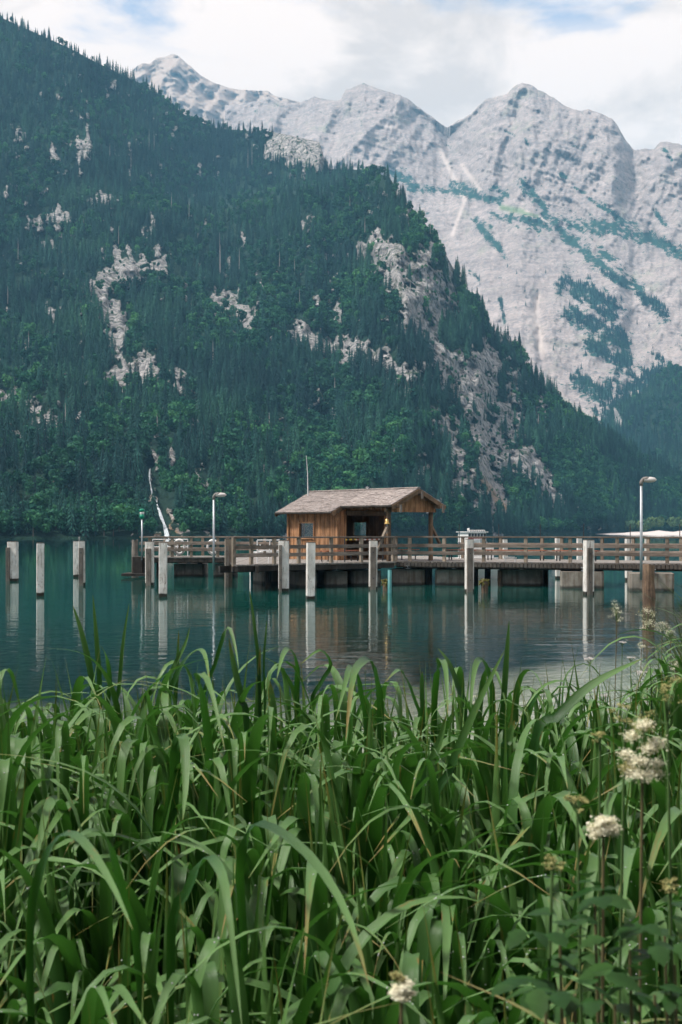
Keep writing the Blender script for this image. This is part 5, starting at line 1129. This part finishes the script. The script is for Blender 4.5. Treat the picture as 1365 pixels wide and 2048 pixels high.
hero(590, 4.2, 'iris with the narrow folded leaf left of the centre skyline', [([(594, 1420), (594, 1330), (580, 1297), (566, 1310), (554, 1358)], 22, -.2), ([(620, 1440), (640, 1370), (662, 1330), (640, 1300), (600, 1330)], 16, -.1)])
hero(872, 3.8, 'iris with the upright leaf folded at its top right of centre', [([(868, 1480), (872, 1370), (880, 1318), (892, 1340), (896, 1430)], 26, -.2), ([(930, 1460), (918, 1380), (898, 1325), (876, 1296)], 20), ([(850, 1500), (830, 1400), (808, 1348), (795, 1340), (770, 1365)], 18, -.2), ([(846, 1440), (845, 1342)], 18)])
hero(860, 2.7, 'iris with the long straight blade crossing to the upper right', [([(865, 1660), (900, 1540), (950, 1420), (1010, 1300)], 30), ([(835, 1640), (850, 1560), (880, 1480), (893, 1430)], 28)])
hero(345, 4.0, 'iris with the arched leaf against the water at left', [([(330, 1460), (345, 1370), (372, 1318), (398, 1298), (412, 1315), (420, 1370)], 22, -.2), ([(300, 1480), (330, 1390), (345, 1340), (370, 1290), (380, 1255)], 16), ([(400, 1440), (430, 1330), (455, 1255), (470, 1290), (478, 1340)], 14, -.1), ([(350, 1450), (355, 1340), (358, 1260)], 14)])
hero(795, 2.5, 'iris with the folded leaf in the middle of the bank', [([(700, 1780), (715, 1640), (740, 1540), (770, 1520), (800, 1580)], 26, -.2)])
hero(560, 2.0, 'iris with the long leaf arching over in the lower middle', [([(490, 1900), (480, 1740), (505, 1650), (565, 1665), (640, 1735), (700, 1840), (738, 1970)], 36, -.3)])
hero(360, 1.9, 'iris with the bright leaf folded over in the lower left', [([(340, 1930), (370, 1790), (410, 1717), (435, 1730), (455, 1800), (485, 2060)], 40, -.2), ([(280, 1960), (250, 1800), (215, 1680), (180, 1660), (140, 1690)], 32, -.2)])
hero(120, 1.75, 'iris with the long leaf arching over at the far lower left', [([(60, 1980), (75, 1760), (120, 1672), (165, 1680), (220, 1760), (266, 1860)], 34, -.2)])
hero(340, 2.6, 'iris with the pale arching leaf in the left middle', [([(300, 1800), (345, 1620), (352, 1490), (368, 1476), (372, 1560), (366, 1640)], 38, -.15), ([(400, 1760), (420, 1560), (410, 1420), (395, 1348), (420, 1370), (450, 1500)], 30, -.2)])

# dew on the leaves
m, t, b, o_ = new_mat('dew'); setin(t, b, Base_Color=(0.9, 0.93, 0.92), Roughness=0.08, Transmission_Weight=0.55, IOR=1.33, Specular_IOR_Level=0.9); M['dew'] = m
ic = [(0, 0, 1)] + [(math.cos(a) * .9, math.sin(a) * .9, 0.35) for a in np.linspace(0, 2 * math.pi, 6, False)] + [(math.cos(a + .5) * .8, math.sin(a + .5) * .8, -0.4) for a in np.linspace(0, 2 * math.pi, 6, False)]
icf = [(0, 1 + k, 1 + (k + 1) % 6) for k in range(6)] + [(1 + k, 7 + k, 1 + (k + 1) % 6) for k in range(6)] + [(1 + (k + 1) % 6, 7 + k, 7 + (k + 1) % 6) for k in range(6)]
ic = np.array(ic); icf = np.array(icf); dv = np.vstack([ic * r_ + np.array(p_) + np.array([0, 0, r_ * .3]) for p_, r_ in drops]); df = np.vstack([icf + 13 * k for k in range(len(drops))])
o = link(bpy.data.objects.new('dewdrops', np_mesh('dewdrops', dv, df, [M['dew']]))); props(o, 'tiny water drops on the iris leaves', kind='stuff')

# ------------------------------------------------------------------ tall grass on the right-hand bank
m, t, b, o_ = new_mat('bank_grass'); rn = node(t, 'ShaderNodeAttribute', {'attribute_name': 'leafrand'}).outputs['Fac']; c = mixc(t, rn, (0.018, 0.062, 0.022), (0.075, 0.115, 0.035))
setin(t, b, Base_Color=c, Roughness=0.6); tr = node(t, 'ShaderNodeBsdfTranslucent', Color=c); mx = node(t, 'ShaderNodeMixShader', _0=0.35, _1=b.outputs[0], _2=tr.outputs[0]); t.links.new(mx.outputs[0], o_.inputs[0]); M['grass'] = m
gv, gf, gr = [], [], []; rg = np.random.RandomState(4); k = 0
while k < 13000:
    Y = rg.uniform(5.0, 14.5); X = rg.uniform(0.4, 0.30 * Y + 0.6); s_ = float(shore(X)) - Y
    if s_ < 0.05 or s_ > 6.5 or (Y < 7 and X < 1.0): continue
    h = rg.uniform(0.35, 0.95) * (1.0 + 0.35 * float(sstep(8.0, 10.0, np.array(Y)))) * (0.55 + 0.45 * min(1, s_ / 1.0)); a = rg.uniform(0, 6.28); bend = rg.uniform(0.1, 0.7) * h; w = rg.uniform(0.003, 0.007) * (1 + Y * .05); g0 = float(ground_z(X, Y)); ca, sa = math.cos(a), math.sin(a); i = len(gv)
    for f_, ww in ((0, 1), (0.35, 1), (0.7, 0.7), (1.0, 0.08)):
        bx = bend * f_ ** 2.2; zz = g0 + h * (f_ - 0.22 * f_ ** 3 * bend / h); cx, cyy = X + ca * bx, Y + sa * bx
        gv += [(cx - sa * w * ww, cyy + ca * w * ww, zz), (cx + sa * w * ww, cyy - ca * w * ww, zz)]
    gf += [(i + 2 * j, i + 2 * j + 1, i + 2 * j + 3, i + 2 * j + 2) for j in range(3)]; gr += [rg.uniform()] * 8; k += 1
o = link(bpy.data.objects.new('bank_grass', np_mesh('bank_grass', gv, np.array(gf), [M['grass']], True, attrs={'leafrand': np.array(gr)}))); props(o, 'fine tall grass on the right-hand bank', kind='stuff')

# ------------------------------------------------------------------ meadowsweet, herbs and white umbels
def petal_mat(name, a, b_, tr_=0.18):
    m, t, b, o = new_mat(name); c = mixc(t, noise_n(t, node(t, 'ShaderNodeTexCoord').outputs['Object'], 60, 3), a, b_)
    setin(t, b, Base_Color=c, Roughness=0.8); x = node(t, 'ShaderNodeBsdfTranslucent', Color=c); mx = node(t, 'ShaderNodeMixShader', _0=tr_, _1=b.outputs[0], _2=x.outputs[0]); t.links.new(mx.outputs[0], o.inputs[0]); return m
M['cream'] = petal_mat('cream_petals', (0.93, 0.87, 0.58), (0.97, 0.95, 0.82)); M['bud'] = petal_mat('green_buds', (0.30, 0.30, 0.10), (0.52, 0.47, 0.20)); M['pinkwhite'] = petal_mat('white_petals', (0.70, 0.62, 0.60), (0.90, 0.86, 0.84))
M['stem'] = plain('flower_stem', (0.12, 0.10, 0.045), 0.7); M['greenstem'] = plain('green_stem', (0.06, 0.12, 0.03), 0.7); M['herb'] = foliage('herb_leaf', (0.022, 0.075, 0.015), (0.050, 0.120, 0.028), 0.35, 0.5)
OCT = np.array([(1, 0, 0), (-1, 0, 0), (0, 1, 0), (0, -1, 0), (0, 0, 1), (0, 0, -1)], float); OCF = np.array([(0, 2, 4), (2, 1, 4), (1, 3, 4), (3, 0, 4), (2, 0, 5), (1, 2, 5), (3, 1, 5), (0, 3, 5)])
def floret_mesh(pts, size, rg):
    vv, ff = [], []
    for k, p_ in enumerate(pts):
        q = rg.normal(size=(3, 3)) * 0.35 + np.eye(3); vv.append((OCT * np.array([1, 1, .45]) * size * rg.uniform(0.6, 1.3)) @ q.T + p_); ff.append(OCF + 6 * k)
    return np.vstack(vv), np.vstack(ff)
def leaflet(rg, L):
    n = 7; vv = []; 
    for i in range(n + 1):
        f_ = i / n; w = L * 0.34 * math.sin(math.pi * f_ ** 0.8) ** 0.8 + 0.0005; zc = -0.25 * L * f_ ** 2; sr = 1.0 if i % 2 else 0.78
        vv += [(L * f_, w * sr, zc + .1 * w), (L * f_, 0, zc), (L * f_, -w * sr, zc + .1 * w)]
    return vv, [(i * 3 + k, (i + 1) * 3 + k, (i + 1) * 3 + k + 1, i * 3 + k + 1) for i in range(n) for k in range(2)]
lf_v, lf_f = leaflet(random.Random(1), 1.0); LEAFLET = np_mesh('leaf', np.array(lf_v), np.array(lf_f), [M['herb']])
def flower(px, py, Y, wpx, hpx, kind, label, seed, name='meadowsweet', group=None, leaves=3, stemx=0.0, n=None, bend=0.0):
    rg = np.random.RandomState(seed); top = at(px, py, Y); s_ = Y / F; gx_, gy_ = top.x + stemx * s_, Y + 0.03; gz_ = float(ground_z(gx_, gy_)); base = Vector((gx_, gy_, gz_))
    e = empty(name, tuple(base), label, 'flower', group); hw, hh = wpx * s_ / 2, hpx * s_ / 2
    neck = top - Vector((0, 0, hh * 0.9)); pts = [base, base.lerp(neck, .5) + Vector((rg.uniform(-.015, .015), 0, 0)), neck, top]; r_ = max(0.0022, 0.9 * s_)
    MB().tube(pts, [r_ * 1.4, r_ * 1.1, r_ * .8, r_ * .4], 7).build('stem', M['stem' if kind == 'cream' else 'greenstem'], e, smooth=True)
    br = MB(); tufts = []
    nt_ = 15 if kind == 'cream' else 8
    for k in range(nt_):
        a = 6.28 * k / nt_ + rg.uniform(-.4, .4); f_ = rg.uniform(-1.0, 0.95)
        wf_ = 1 - 0.45 * max(0, f_)
        if kind == 'umbel': f_ = 0.55 + rg.uniform(-.2, .2); wf_ = 1.0
        p_ = top + Vector((hw * wf_ * math.cos(a) * rg.uniform(.45, .9), hw * math.sin(a) * .7, hh * f_ * .8)); tufts.append(p_)
        br.tube([neck + Vector((0, 0, hh * rg.uniform(0, .6) * (f_ + 1) * .5)), p_], [r_ * .5, r_ * .3], 5)
    tufts.append(top + Vector((0, 0, hh * .5)))
    br.build('branches', M['greenstem'], e)
    for k, p_ in enumerate(tufts):
        cnt = (n or 90) // (2 if kind == 'cream' else 1); tr_ = max(hw * (0.36 if kind == 'cream' else 0.24), 0.004); pp = rg.normal(size=(cnt, 3)); pp *= 0.52 * tr_; pp[:, 2] *= .6
        V, Fc = floret_mesh(pp + np.array(p_) - np.array(base), max(0.0011, tr_ * (0.085 if kind != 'bud' else .13)), rg)
        mt = 'cream' if kind == 'cream' else 'bud' if kind == 'bud' else 'pinkwhite'
        if kind == 'cream' and k in (2, 7, nt_) : mt = 'bud' if rg.uniform() < .6 else 'cream'
        fo = link(bpy.data.objects.new('flower_cluster', np_mesh('flower_cluster', V, Fc, [M[mt]], False))); fo.parent = e
    for k in range(leaves):
        f_ = rg.uniform(0.15, 0.8); c = base.lerp(neck, f_) - base; az = rg.uniform(0, 6.28); pl = rg.uniform(.07, .14)
        for j in range(5):
            lo_ = link(bpy.data.objects.new('leaf', LEAFLET)); lo_.parent = e; t2 = (j // 2 + 1) / 3; sd = 0 if j == 4 else (1 if j % 2 else -1)
            lo_.location = c + Vector((math.cos(az), math.sin(az), .25)) * pl * t2; lo_.rotation_euler = (rg.uniform(-.3, .3), rg.uniform(-.2, .35), az + sd * 1.0); lo_.scale = (rg.uniform(.035, .065),) * 3
    return e
flower(1285, 1490, 1.75, 92, 145, 'cream', 'large blurred cream meadowsweet head close by at the right', 1, leaves=4, n=520)
flower(1207, 1655, 1.62, 66, 48, 'cream', 'small cream meadowsweet head below the large one', 2, leaves=5, stemx=10, n=320)
flower(803, 1975, 1.42, 52, 70, 'cream', 'cream meadowsweet head at the bottom edge, right of centre', 3, leaves=2, n=260)
flower(1335, 1400, 1.85, 95, 110, 'bud', 'loose greenish-yellow bud panicle at the right edge above the large flower', 4, leaves=2, n=40)
flower(1250, 1425, 1.9, 70, 45, 'bud', 'greenish-yellow bud panicle just above the large flower head', 5, leaves=1, n=26)
flower(1155, 1605, 1.7, 60, 40, 'bud', 'small greenish bud spray left of the large flower head', 6, leaves=3, n=26)
flower(1200, 1475, 2.0, 40, 30, 'bud', 'tiny yellow-green buds left of the large flower head', 14, leaves=1, n=22)
flower(1105, 1725, 1.55, 52, 36, 'bud', 'greenish bud spray among dark leaves at lower right', 7, leaves=5, n=26)
flower(1340, 1770, 1.55, 40, 36, 'bud', 'sparse bud spray at the lower right edge', 8, leaves=6, n=20)
flower(1234, 1222, 6.2, 30, 52, 'cream', 'cream meadowsweet leftmost of those standing against the pier', 9, leaves=3, n=70)
flower(1294, 1236, 6.4, 42, 56, 'cream', 'tallest cream meadowsweet in front of the old brown pile', 10, leaves=3, n=70)
flower(1325, 1252, 6.6, 34, 26, 'cream', 'cream meadowsweet right of the old brown pile', 11, leaves=2, n=50)
flower(1283, 1290, 6.8, 18, 16, 'cream', 'small cream flower below the tallest meadowsweet', 12, leaves=2, n=40)
flower(1282, 1350, 5.6, 26, 22, 'umbel', 'white flower head in the right-hand grass above the buds', 13, 'white_umbel', leaves=2, n=40)
flower(1180, 1322, 6.0, 26, 24, 'umbel', 'white flower head standing alone against the water', 15, 'white_umbel', leaves=2, n=40)
flower(1206, 1395, 5.2, 28, 22, 'umbel', 'white flower head low among the iris at the right', 16, 'white_umbel', leaves=2, n=40)
flower(1245, 1287, 6.6, 16, 12, 'umbel', 'small pinkish flower head below the leftmost meadowsweet', 17, 'white_umbel', leaves=1, n=30)
flower(1262, 1318, 6.5, 20, 14, 'umbel', 'small white flower head in the grass behind the arched leaf', 18, 'white_umbel', leaves=1, n=30)
flower(1342, 1268, 8.5, 26, 24, 'cream', 'cream meadowsweet at the right edge beside the tall grass', 21, leaves=2, n=50)
flower(1318, 1300, 8.0, 24, 30, 'bud', 'yellowish bud spray in the tall grass at the right edge', 22, leaves=2, n=26)
flower(1352, 1330, 6.0, 24, 26, 'cream', 'cream flower low at the right edge above the bud panicle', 23, leaves=2, n=50)
flower(955, 1400, 6.0, 22, 34, 'cream', 'faded cream flower behind the iris right of centre', 19, leaves=1, n=30)
flower(905, 1395, 6.2, 16, 26, 'bud', 'faded bud spray behind the iris at the centre', 20, leaves=1, n=20)
# leafy herbs in the dark lower right corner
for k, (px, py, Y) in enumerate(((1120, 1870, 1.55), (1190, 1800, 1.6), (1260, 1900, 1.5), (1330, 1860, 1.6), (1150, 1990, 1.42), (1230, 2010, 1.42), (1310, 1990, 1.45), (1350, 1930, 1.55), (1090, 1960, 1.5))):
    rg = np.random.RandomState(200 + k); c = at(px, py, Y); base = Vector((c.x, Y, float(ground_z(c.x, Y))))
    e = empty('meadow_herb', tuple(base), 'dark serrated-leaved herb in the lower right corner of the bank', 'herb', 'leafy herbs in the lower right corner')
    MB().tube([base, base.lerp(c, .6) + Vector((.01, 0, 0)), c], [.003, .0025, .0015], 6).build('stem', M['stem'], e)
    for w in range(6):
        bc = base.lerp(c, 0.35 + 0.65 * w / 5) - base; az0 = rg.uniform(0, 6.28)
        for q in range(2):
            az = az0 + q * 3.1; pl = rg.uniform(.05, .09)
            for j in range(5):
                lo_ = link(bpy.data.objects.new('leaf', LEAFLET)); lo_.parent = e; t2 = (j // 2 + 1) / 3; sd = 0 if j == 4 else (1 if j % 2 else -1)
                lo_.location = bc + Vector((math.cos(az), math.sin(az), .3)) * pl * t2; lo_.rotation_euler = (rg.uniform(-.3, .3), rg.uniform(-.2, .4), az + sd * 1.0); lo_.scale = (rg.uniform(.026, .044),) * 3

# unseen leafy trees added behind the viewpoint: they keep the low sky behind the camera off the leaves
BT = [broad_mesh('unseen_shade_crown', 99 + k, h=12.5 + k, r=4.6, n=1200) for k in range(2)]
for k, (x_, y_, lab) in enumerate(((-14, -9, 'farthest left'), (-7.5, -8.2, 'second from left'), (-0.8, -9.0, 'directly'), (6.2, -8.4, 'second from right'), (13, -9.2, 'farthest right'))):
    e = empty('unseen_shade_tree', (x_, y_, 0.85), 'added leafy shade tree, unseen behind the viewpoint, ' + lab + ' in its row', 'tree', 'added unseen trees behind the viewpoint')
    c = link(bpy.data.objects.new('crown', BT[k % 2])); c.parent = e; c.rotation_euler.z = k * 1.3; c.location.z = -2.2
    MB().tube([(x_, y_, 0.6), (x_ + .1, y_, 3.0), (x_, y_ + .1, 8.0)], [0.28, 0.2, 0.1], 10).build('trunk', M['bark'], e, smooth=True)

# ------------------------------------------------------------------ haze between the mountains
hb = MB().obox((0, 0, 806), (8600, 0, 0), (0, 8600, 0), (0, 0, 814))
m = bpy.data.materials.new('haze'); m.use_nodes = True; t = m.node_tree; t.nodes.clear()
vol = node(t, 'ShaderNodeVolumePrincipled', Color=(0.26, 0.64, 1.0, 1), Density=1.3e-4, Anisotropy=0.0); vol.inputs['Density Attribute'].default_value = ''
t.links.new(vol.outputs[0], node(t, 'ShaderNodeOutputMaterial').inputs['Volume'])
try: m.cycles.homogeneous_volume = True
except Exception: pass
hz = hb.build('haze', m); hz['kind'] = 'stuff'; hz['label'] = 'pale blue haze in the air between the mountains'
